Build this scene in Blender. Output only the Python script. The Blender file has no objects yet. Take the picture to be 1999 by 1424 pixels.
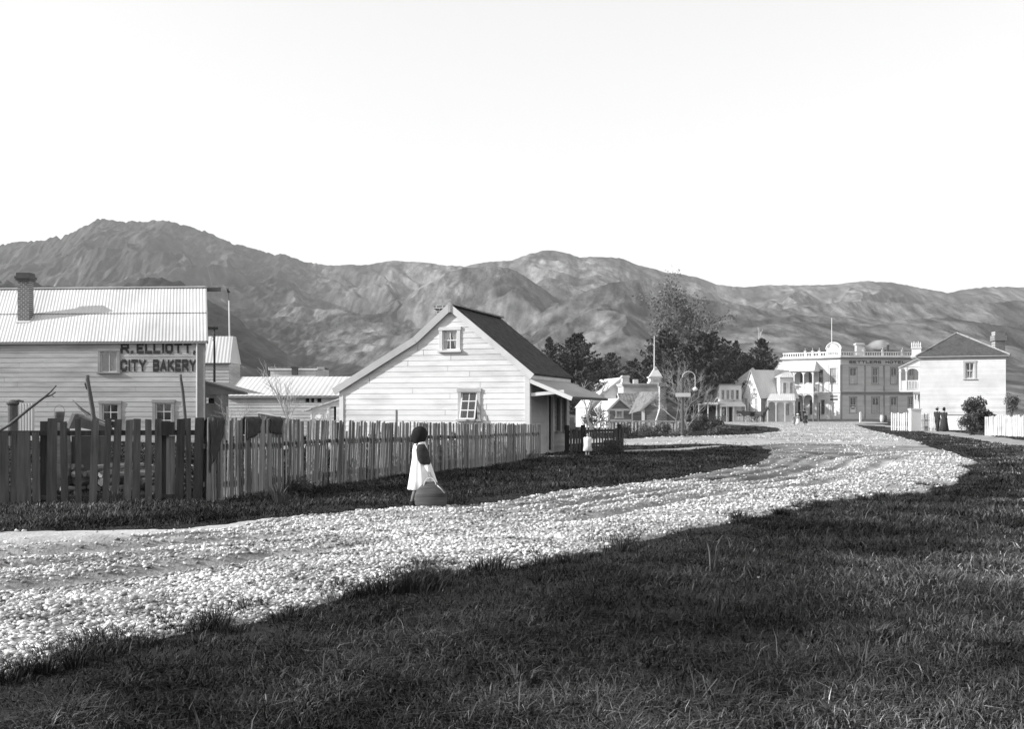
import bpy, bmesh, math, random
import numpy as np
from mathutils import Vector, Matrix
R = math.radians; FULL = True; HAZE = .00013
random.seed(7)
SC = bpy.context.scene
# ---------------------------------------------------------------- camera, light, exposure
F_PX, CX, HY, CAMH = 2144.0, 999.5, 803.0, 1.5      # lens of the plate camera, in pixels of the photograph
cd = bpy.data.cameras.new('camera'); cam = bpy.data.objects.new('camera', cd); SC.collection.objects.link(cam)
cam.location = (0, 0, CAMH); cam.rotation_euler = (R(90), 0, 0)
cd.sensor_width = 36; cd.lens = F_PX/1999*36; cd.shift_y = (HY-712)/1999; cd.clip_start = .1; cd.clip_end = 20000
SC.camera = cam
SUN_AZ = R(263.5); SUN_EL = R(25)                    # low winter sun from the left, a little behind the camera
sdir = Vector((math.sin(SUN_AZ)*math.cos(SUN_EL), math.cos(SUN_AZ)*math.cos(SUN_EL), math.sin(SUN_EL)))
ld = bpy.data.lights.new('sun', 'SUN'); ld.energy = 4.6; ld.angle = R(.5); ld.color = (1, 1, 1)
sun = bpy.data.objects.new('sun', ld); SC.collection.objects.link(sun)
sun.rotation_euler = sdir.to_track_quat('Z', 'Y').to_euler(); sun.location = (-30, -10, 40)
W = bpy.data.worlds.new('World'); SC.world = W; W.use_nodes = True
nt = W.node_tree; nt.nodes.clear()
sky = nt.nodes.new('ShaderNodeTexSky'); sky.sky_type = 'NISHITA'; sky.sun_disc = False
sky.sun_elevation = SUN_EL; sky.sun_rotation = SUN_AZ; sky.dust_density = 2.0
sep = nt.nodes.new('ShaderNodeSeparateColor'); bg = nt.nodes.new('ShaderNodeBackground'); wo = nt.nodes.new('ShaderNodeOutputWorld')
# an old blue-sensitive plate: only the blue of the sky is recorded, as grey
nt.links.new(sky.outputs[0], sep.inputs[0])
sk_m = nt.nodes.new('ShaderNodeMath'); sk_m.operation = 'POWER'; sk_m.inputs[1].default_value = .55
nt.links.new(sep.outputs[2], sk_m.inputs[0])
sk_k = nt.nodes.new('ShaderNodeMath'); sk_k.operation = 'MULTIPLY'; sk_k.inputs[1].default_value = 3.0
nt.links.new(sk_m.outputs[0], sk_k.inputs[0])
nt.links.new(sk_k.outputs[0], bg.inputs[0]); bg.inputs[1].default_value = .10
nt.links.new(bg.outputs[0], wo.inputs[0])
SC.view_settings.view_transform = 'Standard'; SC.view_settings.look = 'None'
SC.view_settings.exposure = .68; SC.view_settings.gamma = 1
SC.cycles.max_bounces = 6; SC.cycles.volume_bounces = 1; SC.cycles.transparent_max_bounces = 8

# ---------------------------------------------------------------- helpers
C = SC.collection.objects
def GY(py): return CAMH*F_PX/(py-HY)
def G(px, py):
    y = GY(py); return ((px-CX)/F_PX*y, y)
def PX(px, Y): return (px-CX)/F_PX*Y
def PZ(py, Y): return CAMH-(py-HY)/F_PX*Y
def hash2(i, j, s=0):
    n = (i.astype(np.int64)*374761393 + j.astype(np.int64)*668265263 + s*1274126177) & 0xffffffff
    n = ((n ^ (n >> 13))*1274126177) & 0xffffffff
    return ((n ^ (n >> 16)) & 0xffff)/65535.0
def vnoise(x, y, s=0):
    x = np.asarray(x, float); y = np.asarray(y, float)
    i = np.floor(x).astype(np.int64); j = np.floor(y).astype(np.int64); fx = x-i; fy = y-j
    fx = fx*fx*(3-2*fx); fy = fy*fy*(3-2*fy)
    a = hash2(i, j, s); b = hash2(i+1, j, s); c = hash2(i, j+1, s); d = hash2(i+1, j+1, s)
    return (a+(b-a)*fx)*(1-fy)+(c+(d-c)*fx)*fy
def fbm(x, y, o=4, s=0):
    t = 0; a = .5; n = 0
    for k in range(o):
        t = t+a*vnoise(x*2**k, y*2**k, s+k*17); n += a; a *= .5
    return t/n*2-1
MATS = {}
def mat(name, v, var=.25, scale=3.0, rough=.85, bump=.0, bscale=40., spec=.2, stretch=(1, 1, 1), attr=None, metal=0, dirt=0.):
    if name in MATS: return MATS[name]
    m = bpy.data.materials.new(name); m.use_nodes = True; n = m.node_tree; b = n.nodes['Principled BSDF']
    b.inputs['Roughness'].default_value = rough; b.inputs['Specular IOR Level'].default_value = spec; b.inputs['Metallic'].default_value = metal
    tc = n.nodes.new('ShaderNodeTexCoord'); mp = n.nodes.new('ShaderNodeMapping'); mp.inputs['Scale'].default_value = stretch
    n.links.new(tc.outputs['Object'], mp.inputs[0])
    nz = n.nodes.new('ShaderNodeTexNoise'); nz.inputs['Scale'].default_value = scale; nz.inputs['Detail'].default_value = 6; nz.inputs['Roughness'].default_value = .65
    n.links.new(mp.outputs[0], nz.inputs[0])
    mr = n.nodes.new('ShaderNodeMapRange'); mr.inputs[1].default_value = .25; mr.inputs[2].default_value = .75
    mr.inputs[3].default_value = v*(1-var); mr.inputs[4].default_value = v*(1+var)
    n.links.new(nz.outputs[0], mr.inputs[0]); out = mr.outputs[0]
    if dirt:
        nz3 = n.nodes.new('ShaderNodeTexNoise'); nz3.inputs['Scale'].default_value = scale*.35; nz3.inputs['Detail'].default_value = 8
        n.links.new(mp.outputs[0], nz3.inputs[0])
        m3 = n.nodes.new('ShaderNodeMapRange'); m3.inputs[1].default_value = .5; m3.inputs[2].default_value = .72; m3.inputs[3].default_value = 1; m3.inputs[4].default_value = 1-dirt
        n.links.new(nz3.outputs[0], m3.inputs[0])
        mm = n.nodes.new('ShaderNodeMath'); mm.operation = 'MULTIPLY'; n.links.new(out, mm.inputs[0]); n.links.new(m3.outputs[0], mm.inputs[1]); out = mm.outputs[0]
    if attr:
        at = n.nodes.new('ShaderNodeAttribute'); at.attribute_name = attr
        mm = n.nodes.new('ShaderNodeMath'); mm.operation = 'MULTIPLY'; n.links.new(out, mm.inputs[0]); n.links.new(at.outputs['Fac'], mm.inputs[1]); out = mm.outputs[0]
    n.links.new(out, b.inputs['Base Color'])
    if bump:
        nb = n.nodes.new('ShaderNodeTexNoise'); nb.inputs['Scale'].default_value = bscale; nb.inputs['Detail'].default_value = 5
        n.links.new(mp.outputs[0], nb.inputs[0]); bp = n.nodes.new('ShaderNodeBump'); bp.inputs['Strength'].default_value = bump; bp.inputs['Distance'].default_value = .02
        n.links.new(nb.outputs[0], bp.inputs['Height']); n.links.new(bp.outputs[0], b.inputs['Normal'])
    MATS[name] = m; return m
M = dict(
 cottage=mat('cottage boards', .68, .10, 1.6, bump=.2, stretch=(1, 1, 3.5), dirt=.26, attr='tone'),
 bakery=mat('bakery boards', .41, .16, 1.2, bump=.2, stretch=(1, 1, 5), dirt=.28, attr='tone'),
 hotel=mat('hotel boards', .50, .10, .7, stretch=(1, 1, 5), dirt=.2, attr='tone'),
 white=mat('white paint', .66, .08, 1.2, dirt=.16, attr='tone'),
 offwhite=mat('aged white paint', .60, .12, 2, dirt=.2, attr='tone'),
 buff=mat('buff paint', .42, .12, 2, dirt=.15),  # trim paint; on the cottage side wall it carries painted verandah shade
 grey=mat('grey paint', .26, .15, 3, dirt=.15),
 dark=mat('dark paint', .09, .25, 4),
 black=mat('black paint', .018, .3, 4),
 letter=mat('sign lettering black', .035, .5, 14, dirt=.0),
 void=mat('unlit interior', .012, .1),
 timber=mat('weathered timber', .30, .35, 5, bump=.3, stretch=(1, 1, .15), bscale=60, dirt=.35),
 timber_h=mat('weathered boards', .20, .4, 4, bump=.3, stretch=(.15, .15, 3), dirt=.4, attr='tone'),
 oldpaling=mat('dark creosoted paling', .085, .5, 9, bump=.6, stretch=(2, 2, .16), bscale=60, attr='tone', dirt=.4),
 splitpaling=mat('split paling grey', .22, .5, 9, bump=.6, stretch=(3, 3, .14), bscale=60, attr='tone', dirt=.4),
 bark=mat('bark', .10, .4, 6, bump=.4, stretch=(1, 1, .2)),
 palebark=mat('pale bark', .42, .3, 5, stretch=(1, 1, .3)),
 iron=mat('galvanised roof iron', .54, .16, .55, rough=.55, spec=.35, dirt=.38, stretch=(1, .5, .5)),
 irongrey=mat('dull roof iron', .34, .2, .8, rough=.6, spec=.3, dirt=.35),
 shingle=mat('dark shingles', .05, .8, 4, bump=.8, bscale=22, stretch=(1, 1, 1)),
 shinglel=mat('grey shingles', .16, .5, 5, bump=.6, bscale=20, dirt=.5),
 cloth=mat('dark sacking', .055, .35, 9, rough=1, bump=.4, bscale=200),
 pinafore=mat('white cotton', .75, .05, 8, rough=.9),
 dress=mat('dark wool', .035, .5, 20, rough=1),
 skin=mat('skin', .42, .1, 10, rough=.6),
 hair=mat('dark hair', .012, .6, 60, rough=.8, bump=.8, bscale=150),
 stocking=mat('grey stocking', .22, .2, 20),
 basket=mat('woven flax', .095, .85, 5, bump=.7, bscale=70, stretch=(.25, .25, 6)),
 baskethandle=mat('plaited handle', .5, .3, 30),
 horse=mat('horse coat', .03, .3, 3, rough=.6),
 stone=mat('cement render', .52, .15, 2, dirt=.25),
 roofshingle=mat('weathered dark shingles', .075, .4, 4, bump=.5, bscale=14, dirt=.3),
 needle=mat('conifer foliage', .048, .5, .8, rough=.9, spec=.1, attr='tone'),
 leaf=mat('bush foliage', .075, .5, 1.5, rough=.8, spec=.15, attr='tone'),
 gumleaf=mat('gum tree foliage', .13, .4, 1.0, rough=.8, spec=.15, attr='tone'),
 wood=mat('firewood', .22, .5, 4, bump=.4),
 grass=mat('grass blades', .030, .35, .35, rough=.6, spec=.18, attr='tone'),
 rock=mat('road metal stones', .55, .35, 1.2, rough=.9, bump=.3, bscale=50, attr='tone'),
)
def glassmat():
    m = bpy.data.materials.new('window glass'); m.use_nodes = True; n = m.node_tree; n.nodes.clear()
    o = n.nodes.new('ShaderNodeOutputMaterial'); t = n.nodes.new('ShaderNodeBsdfTransparent'); g = n.nodes.new('ShaderNodeBsdfGlossy')
    t.inputs[0].default_value = (.8, .8, .8, 1); g.inputs['Roughness'].default_value = .05
    nz = n.nodes.new('ShaderNodeTexNoise'); nz.inputs['Scale'].default_value = 2.5; bp = n.nodes.new('ShaderNodeBump'); bp.inputs['Strength'].default_value = .25
    n.links.new(nz.outputs[0], bp.inputs['Height']); n.links.new(bp.outputs[0], g.inputs['Normal'])
    x = n.nodes.new('ShaderNodeMixShader'); x.inputs[0].default_value = .14
    n.links.new(t.outputs[0], x.inputs[1]); n.links.new(g.outputs[0], x.inputs[2]); n.links.new(x.outputs[0], o.inputs[0]); return m
M['glass'] = glassmat()
def brickmat():
    m = mat('chimney brick', .2, .3, 8, dirt=.3); n = m.node_tree; b = n.nodes['Principled BSDF']
    tc = n.nodes.new('ShaderNodeTexCoord'); mp = n.nodes.new('ShaderNodeMapping'); mp.inputs['Rotation'].default_value = (R(90), 0, 0)
    n.links.new(tc.outputs['Object'], mp.inputs[0]); bk = n.nodes.new('ShaderNodeTexBrick'); bk.inputs['Scale'].default_value = 1
    bk.inputs['Color1'].default_value = (.06, .06, .06, 1); bk.inputs['Color2'].default_value = (.14, .14, .14, 1); bk.inputs['Mortar'].default_value = (.38, .38, .38, 1)
    bk.inputs['Brick Width'].default_value = .23; bk.inputs['Row Height'].default_value = .1; bk.inputs['Mortar Size'].default_value = .018
    n.links.new(mp.outputs[0], bk.inputs[0]); n.links.new(bk.outputs[0], b.inputs['Base Color']); return m
M['brick'] = brickmat()

class MB:
    def __init__(s): s.v = []; s.f = []; s.sm = False
    def add(s, vs, fs):
        o = len(s.v); s.v += [tuple(p) for p in vs]; s.f += [tuple(i+o for i in f) for f in fs]; return s
    def hexa(s, p): return s.add(p, [(0, 3, 2, 1), (4, 5, 6, 7), (0, 1, 5, 4), (1, 2, 6, 5), (2, 3, 7, 6), (3, 0, 4, 7)])
    def box(s, c, d, rz=0, ry=0, rx=0):
        m = Matrix.Rotation(rz, 3, 'Z') @ Matrix.Rotation(ry, 3, 'Y') @ Matrix.Rotation(rx, 3, 'X'); c = Vector(c)
        P = [(-1, -1, -1), (1, -1, -1), (1, 1, -1), (-1, 1, -1), (-1, -1, 1), (1, -1, 1), (1, 1, 1), (-1, 1, 1)]
        return s.hexa([c+m @ Vector((a*d[0]/2, b*d[1]/2, e*d[2]/2)) for a, b, e in P])
    def tube(s, pts, rads, n=8, cap=True):
        pts = [Vector(p) for p in pts]; rings = []
        if not hasattr(rads, '__len__'): rads = [rads]*len(pts)
        for i, p in enumerate(pts):
            t = (pts[min(i+1, len(pts)-1)]-pts[max(i-1, 0)]).normalized()
            a = t.orthogonal().normalized() if i == 0 else (rings_a-t*rings_a.dot(t)).normalized()
            rings_a = a; b = t.cross(a)
            rings.append([p+(a*math.cos(k*2*math.pi/n)+b*math.sin(k*2*math.pi/n))*rads[i] for k in range(n)])
        vs = [q for r in rings for q in r]; fs = []
        for i in range(len(pts)-1):
            for k in range(n): fs.append((i*n+k, i*n+(k+1) % n, (i+1)*n+(k+1) % n, (i+1)*n+k))
        if cap: fs += [tuple(range(n))[::-1], tuple((len(pts)-1)*n+k for k in range(n))]
        return s.add(vs, fs)
    def loft(s, rings, cap=True):
        n = len(rings[0]); vs = [q for r in rings for q in r]; fs = []
        for i in range(len(rings)-1):
            for k in range(n): fs.append((i*n+k, i*n+(k+1) % n, (i+1)*n+(k+1) % n, (i+1)*n+k))
        if cap: fs += [tuple(range(n))[::-1], tuple((len(rings)-1)*n+k for k in range(n))]
        return s.add(vs, fs)
    def slab(s, q, t):       # four corners and a thickness along the face normal (downwards)
        q = [Vector(p) for p in q]; n = (q[1]-q[0]).cross(q[3]-q[0]).normalized()*t
        return s.hexa([p-n for p in q]+q)
    def prism(s, poly, d):   # polygon (3D points) pushed along vector d
        n = len(poly); d = Vector(d); a = [Vector(p) for p in poly]
        return s.add(a+[p+d for p in a], [tuple(range(n))[::-1], tuple(range(n, 2*n))]+[(k, (k+1) % n, (k+1) % n+n, k+n) for k in range(n)])
    def corr(s, a, b, c, d, pitch=.13, amp=.018, t=.0):
        amp = min(amp, .009) if pitch >= .3 else amp*.42
        a, b, c, d = map(Vector, (a, b, c, d)); L = (b-a).length; n = max(8, int(L/pitch*8)); nn = (b-a).cross(d-a).normalized()
        vs = []; fs = []
        for i in range(n+1):
            w = i/n; o = nn*amp*math.sin(w*L/pitch*2*math.pi)
            vs += [a.lerp(b, w)+o, d.lerp(c, w)+o]
        for i in range(n): fs.append((2*i, 2*i+2, 2*i+3, 2*i+1))
        s.add(vs, fs); return s
def link(name, me, m, parent=None, smooth=False):
    if m and 'tone' not in me.attributes: settone(me, 1.0)
    if m: me.materials.append(m)
    o = bpy.data.objects.new(name, me); C.link(o)
    if parent is not None:
        o.parent = parent
        off = np.array(WL[parent.name], dtype=np.float32); n = len(me.vertices); co = np.empty(n*3, np.float32)
        me.vertices.foreach_get('co', co); co = (co.reshape(-1, 3)-off).ravel(); me.vertices.foreach_set('co', co)
        WL[o.name] = WL[parent.name]
    else: WL[o.name] = (0, 0, 0)
    if smooth: me.polygons.foreach_set('use_smooth', [True]*len(me.polygons))
    me.update(); return o
WL = {}
def part(name, mb, m, parent, smooth=False, label=None, tone=None):
    me = bpy.data.meshes.new(name); me.from_pydata([tuple(v) for v in mb.v], [], mb.f)
    if tone is None and len(getattr(mb, 't', ())) == len(mb.v) > 0: tone = mb.t
    if tone is not None: settone(me, tone)
    o = link(name, me, m, parent, smooth)
    if label: o['label'] = label
    return o
def settone(me, val):
    a = me.attributes.new('tone', 'FLOAT', 'POINT'); n = len(me.vertices)
    a.data.foreach_set('value', np.full(n, val, np.float32) if np.isscalar(val) else np.asarray(val, np.float32))
def thing(name, label, cat, loc, group=None):
    o = bpy.data.objects.new(name, None); C.link(o); o.empty_display_size = .3
    o.location = loc; o['label'] = label; o['category'] = cat; WL[o.name] = tuple(loc)
    if group: o['group'] = group
    return o
def tag(o, label, cat, group=None, kind=None):
    o['label'] = label; o['category'] = cat
    if group: o['group'] = group
    if kind: o['kind'] = kind
    return o
def recentre(o, loc):
    me = o.data; n = len(me.vertices); co = np.empty(n*3, np.float32); me.vertices.foreach_get('co', co)
    me.vertices.foreach_set('co', (co.reshape(-1, 3)-np.array(loc, np.float32)).ravel()); o.location = loc; return o
def npmesh(name, V, quads=None, tris=None, tone=None, m=None, smooth=False):
    me = bpy.data.meshes.new(name); nq = 0 if quads is None else len(quads); ntr = 0 if tris is None else len(tris)
    me.vertices.add(len(V)); me.vertices.foreach_set('co', np.asarray(V, np.float32).ravel())
    idx = []; tot = []
    if nq: idx.append(np.asarray(quads, np.int32).ravel()); tot.append(np.full(nq, 4, np.int32))
    if ntr: idx.append(np.asarray(tris, np.int32).ravel()); tot.append(np.full(ntr, 3, np.int32))
    idx = np.concatenate(idx); tot = np.concatenate(tot)
    me.loops.add(len(idx)); me.loops.foreach_set('vertex_index', idx)
    me.polygons.add(len(tot)); st = np.concatenate([[0], np.cumsum(tot)[:-1]]).astype(np.int32)
    me.polygons.foreach_set('loop_start', st)
    try: me.polygons.foreach_set('loop_total', tot)
    except Exception: pass
    if smooth: me.polygons.foreach_set('use_smooth', np.ones(len(tot), bool))
    me.update(calc_edges=True); me.validate()
    if tone is not None: settone(me, tone)
    return me
def bake(vs, es, rad, sub=1):
    """one continuous body grown over a skeleton"""
    me = bpy.data.meshes.new('skel'); me.from_pydata(vs, es, []); o = bpy.data.objects.new('skel', me); C.link(o)
    sk = o.modifiers.new('s', 'SKIN'); sk.use_smooth_shade = True
    for i, r in enumerate(rad):
        d = me.skin_vertices[0].data[i]; rr = r if hasattr(r, '__len__') else (r, r); d.radius = rr; d.use_root = (i == 0)
    ss = o.modifiers.new('u', 'SUBSURF'); ss.levels = sub; ss.render_levels = sub
    dg = bpy.context.evaluated_depsgraph_get(); out = bpy.data.meshes.new_from_object(o.evaluated_get(dg))
    bpy.data.objects.remove(o); bpy.data.meshes.remove(me); return out

class Plane:
    """a wall plane between two ground points, outside on the right-hand side of p0->p1"""
    def __init__(s, p0, p1):
        s.p = Vector((p0[0], p0[1], 0)); d = Vector((p1[0]-p0[0], p1[1]-p0[1], 0)); s.L = d.length; s.U = d.normalized(); s.N = Vector((s.U.y, -s.U.x, 0))
    def u(s, px):
        k = (px-CX)/F_PX; return (k*s.p.y-s.p.x)/(s.U.x-k*s.U.y)
    def z(s, py, u): return PZ(py, s.p.y+s.U.y*u)
    def un(s, px, n):
        k = (px-CX)/F_PX; q = s.p+s.N*n; return (k*q.y-q.x)/(s.U.x-k*s.U.y)
    def pt(s, u, z, n=0): return s.p+s.U*u+s.N*n+Vector((0, 0, z))
    def box(s, mb, u0, u1, z0, z1, n0, n1):
        return mb.hexa([s.pt(u0, z0, n1), s.pt(u1, z0, n1), s.pt(u1, z0, n0), s.pt(u0, z0, n0), s.pt(u0, z1, n1), s.pt(u1, z1, n1), s.pt(u1, z1, n0), s.pt(u0, z1, n0)])
    def rect(s, x0, x1, y0, y1):
        u0, u1 = s.u(x0), s.u(x1); um = (u0+u1)/2; return (u0, u1, s.z(y1, um), s.z(y0, um))
def ext(poly, z):
    us = []
    n = len(poly)
    for i in range(n):
        (a, za), (b, zb) = poly[i], poly[(i+1) % n]
        if (za-z)*(zb-z) <= 0 and za != zb: us.append(a+(b-a)*(z-za)/(zb-za))
    return (min(us), max(us)) if us else None
def boards(mb, P, poly, holes=(), exp=.18, lip=.022, joints=0):
    z0 = min(p[1] for p in poly); z1 = max(p[1] for p in poly)
    br = {z0, z1}
    br |= {p[1] for p in poly}
    for h in holes: br |= {h[2], h[3]}
    k = 0
    while z0+k*exp < z1: br.add(z0+k*exp); k += 1
    br = sorted(b for b in br if z0 <= b <= z1)
    if not hasattr(mb, 't'): mb.t = [1.0]*len(mb.v)
    jr = random.Random(int(P.L*1000)+len(poly)); btone = {}
    def off(z, bi): return lip*(1-min(1, max(0, (z-(z0+bi*exp))/exp)))
    for a, b in zip(br[:-1], br[1:]):
        if b-a < 1e-4: continue
        e0 = ext(poly, a+1e-5); e1 = ext(poly, b-1e-5)
        if not e0 or not e1: continue
        bi = int((a+b)/2/exp-z0/exp+1e-6); oa, ob = off(a, bi), off(b, bi)
        cuts = sorted([(h[0], h[1]) for h in holes if h[2] < (a+b)/2 < h[3]])
        xs = [(e0[0], e1[0])]
        for c in cuts: xs += [(c[0], c[0]), (c[1], c[1])]
        xs.append((e0[1], e1[1]))
        if bi not in btone: btone[bi] = (jr.uniform(.93, 1.05), e0[0]+(e0[1]-e0[0])*jr.uniform(.12, .88), jr.uniform(-.06, .06))
        tb, ju, jt = btone[bi]
        for i in range(0, len(xs), 2):
            l, r = xs[i], xs[i+1]
            if r[0]-l[0] < 1e-4 and r[1]-l[1] < 1e-4: continue
            sg = [(l, r, tb)]
            if max(l)+.2 < ju < min(r)-.2: sg = [(l, (ju-.006, ju-.006), tb), ((ju+.006, ju+.006), r, tb+jt)]
            for l_, r_, t_ in sg:
                mb.add([P.pt(l_[0], a, oa), P.pt(r_[0], a, oa), P.pt(r_[1], b, ob), P.pt(l_[1], b, ob)], [(0, 1, 2, 3)]); mb.t += [t_]*4
            if abs(a-(z0+bi*exp)) < 1e-4: mb.add([P.pt(l[0], a, -.002), P.pt(r[0], a, -.002), P.pt(r[0], a, oa), P.pt(l[0], a, oa)], [(0, 1, 2, 3)]); mb.t += [tb]*4
    return mb
def window(root, P, r, casing=.09, frame='offwhite', sash='white', nx=2, ny=2, curtain=None, sill=True, proud=.05, name='window', open_=False, bar=.03, panel=None, pm='offwhite'):
    u0, u1, z0, z1 = r; d = .10
    mb = MB()
    P.box(mb, u0-casing, u0, z0-casing*.6, z1+casing, -d, proud); P.box(mb, u1, u1+casing, z0-casing*.6, z1+casing, -d, proud)
    P.box(mb, u0-casing-.03, u1+casing+.03, z1, z1+casing, -d, proud+.015)
    w = part(name, mb, M[frame], root)
    if sill:
        mb = MB(); P.box(mb, u0-casing-.05, u1+casing+.05, z0-.07, z0, -d, proud+.06); part('sill', mb, M[frame], w)
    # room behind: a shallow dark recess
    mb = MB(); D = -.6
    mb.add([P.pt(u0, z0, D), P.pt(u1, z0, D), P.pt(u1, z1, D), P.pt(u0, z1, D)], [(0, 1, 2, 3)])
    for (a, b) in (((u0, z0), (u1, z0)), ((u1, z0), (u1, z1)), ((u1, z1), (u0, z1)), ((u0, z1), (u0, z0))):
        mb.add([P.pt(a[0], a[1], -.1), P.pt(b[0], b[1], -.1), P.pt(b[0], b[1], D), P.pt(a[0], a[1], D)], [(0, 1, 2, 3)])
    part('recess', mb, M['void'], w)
    mb = MB(); sf = bar*1.5; H = z1-z0
    def Q(u, z, n): # open sash swings out at the bottom
        return P.pt(u, z, n+(.28*(z1-z)/H if open_ else 0))
    def bx(a, b, c, e, n0, n1):
        mb.hexa([Q(a, c, n1), Q(b, c, n1), Q(b, c, n0), Q(a, c, n0), Q(a, e, n1), Q(b, e, n1), Q(b, e, n0), Q(a, e, n0)])
    bx(u0, u0+sf, z0, z1, -.06, -.02); bx(u1-sf, u1, z0, z1, -.06, -.02); bx(u0, u1, z0, z0+sf, -.06, -.018); bx(u0, u1, z1-sf, z1, -.06, -.018)
    for i in range(1, nx):
        c = u0+(u1-u0)*i/nx; bx(c-bar/2, c+bar/2, z0+sf, z1-sf, -.055, -.025)
    for i in range(1, ny):
        c = z0+H*i/ny; bx(u0+sf, u1-sf, c-bar*.6, c+bar*.6, -.055, -.022)
    part('sash', mb, M[sash], w)
    mb = MB(); mb.add([Q(u0+sf, z0+sf, -.05), Q(u1-sf, z0+sf, -.05), Q(u1-sf, z1-sf, -.05), Q(u0+sf, z1-sf, -.05)], [(0, 1, 2, 3)])
    part('pane', mb, M['glass'], w)
    if curtain:
        mb = MB()
        for (a, b, ta, tb) in curtain:    # fractions: from u a..b at the bottom, ta..tb at the top, z fraction 0..1
            nn = 8
            for i in range(nn):
                f0, f1 = i/nn, (i+1)/nn; o0, o1 = (-.1-.015*(i % 2)), (-.1-.015*((i+1) % 2))
                U = lambda f, p, q: u0+(u1-u0)*(p+(q-p)*f)
                mb.add([P.pt(U(f0, a, b), z0+.02, o0), P.pt(U(f1, a, b), z0+.02, o1), P.pt(U(f1, ta, tb), z1-.02, o1), P.pt(U(f0, ta, tb), z1-.02, o0)], [(0, 1, 2, 3)])
        part('curtain', mb, M['pinafore'], w)
    if panel:
        mb = MB(); P.box(mb, u0+sf, u1-sf, z0+sf, z0+(z1-z0)*panel, -.075, -.065); part('blind', mb, M[pm], w)
    return w
def plainwall(mb, P, poly, n=0):
    if hasattr(mb, 't'): mb.t += [1.0]*len(poly)
    mb.add([P.pt(u, z, n) for u, z in poly], [tuple(range(len(poly)))]); return mb
STROKES = {'R': [((0,0),(0,1)),((0,1),(.62,1),(.8,.88),(.8,.62),(.62,.5),(0,.5)),((.42,.5),(.82,0))], 'E': [((.75,0),(0,0),(0,1),(.75,1)),((0,.5),(.6,.5))], 'L': [((0,1),(0,0),(.72,0))], 'I': [((.08,0),(.08,1))],
 'O': [((.2,0),(0,.2),(0,.8),(.2,1),(.6,1),(.8,.8),(.8,.2),(.6,0),(.2,0))], 'T': [((0,1),(.86,1)),((.43,1),(.43,0))], 'C': [((.8,.72),(.8,.85),(.62,1),(.2,1),(0,.82),(0,.18),(.2,0),(.62,0),(.8,.15),(.8,.3))],
 'Y': [((0,1),(.43,.45),(.86,1)),((.43,.45),(.43,0))], 'B': [((0,0),(0,1)),((0,1),(.6,1),(.76,.88),(.76,.64),(.6,.53),(0,.53)),((.6,.53),(.8,.4),(.8,.12),(.62,0),(0,0))], 'A': [((0,0),(.43,1),(.86,0)),((.17,.3),(.69,.3))],
 'K': [((0,0),(0,1)),((.78,1),(0,.4)),((.26,.6),(.84,0))], 'S': [((.78,.8),(.78,.86),(.62,1),(.18,1),(0,.87),(0,.64),(.16,.53),(.64,.47),(.8,.35),(.8,.13),(.62,0),(.18,0),(0,.14),(0,.22))], 'H': [((0,0),(0,1)),((.8,0),(.8,1)),((0,.5),(.8,.5))],
 '.': [((0,0),(.1,0))], ',': [((.05,.02),(.1,-.02),(.02,-.2))]}
def text(s, P, uc, zb, height, width, parent, m='letter', n=.03, name='lettering', w=.2, arc=None):
    """sign-writer's block letters built stroke by stroke"""
    x = 0; segs = []
    for ch in s:
        if ch == ' ': x += .55; continue
        wd = max(p[0] for st in STROKES[ch] for p in st)
        for st in STROKES[ch]:
            for a_, b_ in zip(st[:-1], st[1:]): segs.append(((x+a_[0], a_[1]), (x+b_[0], b_[1])))
        x += wd+w+.17
    tot = x-w-.17; mb = MB(); h = w/2; sc = width/(tot+w); e_ = 0
    for (ax, ay), (bx, by) in segs:
        ay, by = h+ay*(1-w), h+by*(1-w); e_ += 1
        A = Vector((ax+h, ay)); B = Vector((bx+h, by)); d = (B-A).normalized(); q = Vector((-d.y, d.x))*h; A2 = A-d*h*.8; B2 = B+d*h*.8; pr = n+.0004*(e_ % 7)
        def pt(v, nn):
            if arc: f = (v.x/(tot+w)-.5)*arc[1]; rr = arc[0]+v.y*height; return P.pt(uc+math.sin(f)*rr, zb+math.cos(f)*rr, nn)
            return P.pt(uc-width/2+v.x*sc, zb+v.y*height, nn)
        c4 = [A2-q, B2-q, B2+q, A2+q]; mb.hexa([pt(c, pr-.012) for c in c4]+[pt(c, pr) for c in c4])
    return part(name, mb, M[m], parent)
# ---------------------------------------------------------------- ground, road, paths
ROAD_PX = [(-700,1075),(-300,1056),(20,1046),(200,1041),(330,1036),(560,1018),(700,1004),(870,993),(990,980),(1150,960),(1300,940),(1400,922),(1470,908),(1505,893),(1508,880),(1480,871),(1400,867),(1280,869),(1000,874),(500,880),(500,864),(1000,860),(1220,857),(1400,853),(1480,849),(1528,842),(1520,836),(1490,832),(1400,829.5),(1340,829),(1250,828.5),(1250,825.5),(1450,824.5),(1560,823.4),(1640,823.2),(1700,824),(1735,826.3),(1665,829),(1690,838),(1740,850),(1800,866),(1870,888),(1889,905),(1884,922),(1860,945),(1800,962),(1640,980),(1500,1008),(1400,1030),(1250,1062),(1150,1085),(1030,1105),(920,1120),(800,1135),(740,1152),(640,1175),(500,1202),(330,1237),(190,1267),(100,1292),(20,1322),(-300,1440),(-700,1700)]
ROAD = np.array([G(*p) for p in ROAD_PX])
LOW0 = [i for i, p in enumerate(ROAD_PX) if p == (1889,905)][0]
UP1 = [i for i, p in enumerate(ROAD_PX) if p == (1508,880)][0]
PATH_PX = [(1660,829.5),(1720,832),(1780,840),(1850,850),(1930,862),(2010,874),(2200,900),(2200,884),(2010,862),(1930,852),(1850,843),(1780,835.5),(1720,829.5)]
PATH = np.array([G(*p) for p in PATH_PX])
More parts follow.
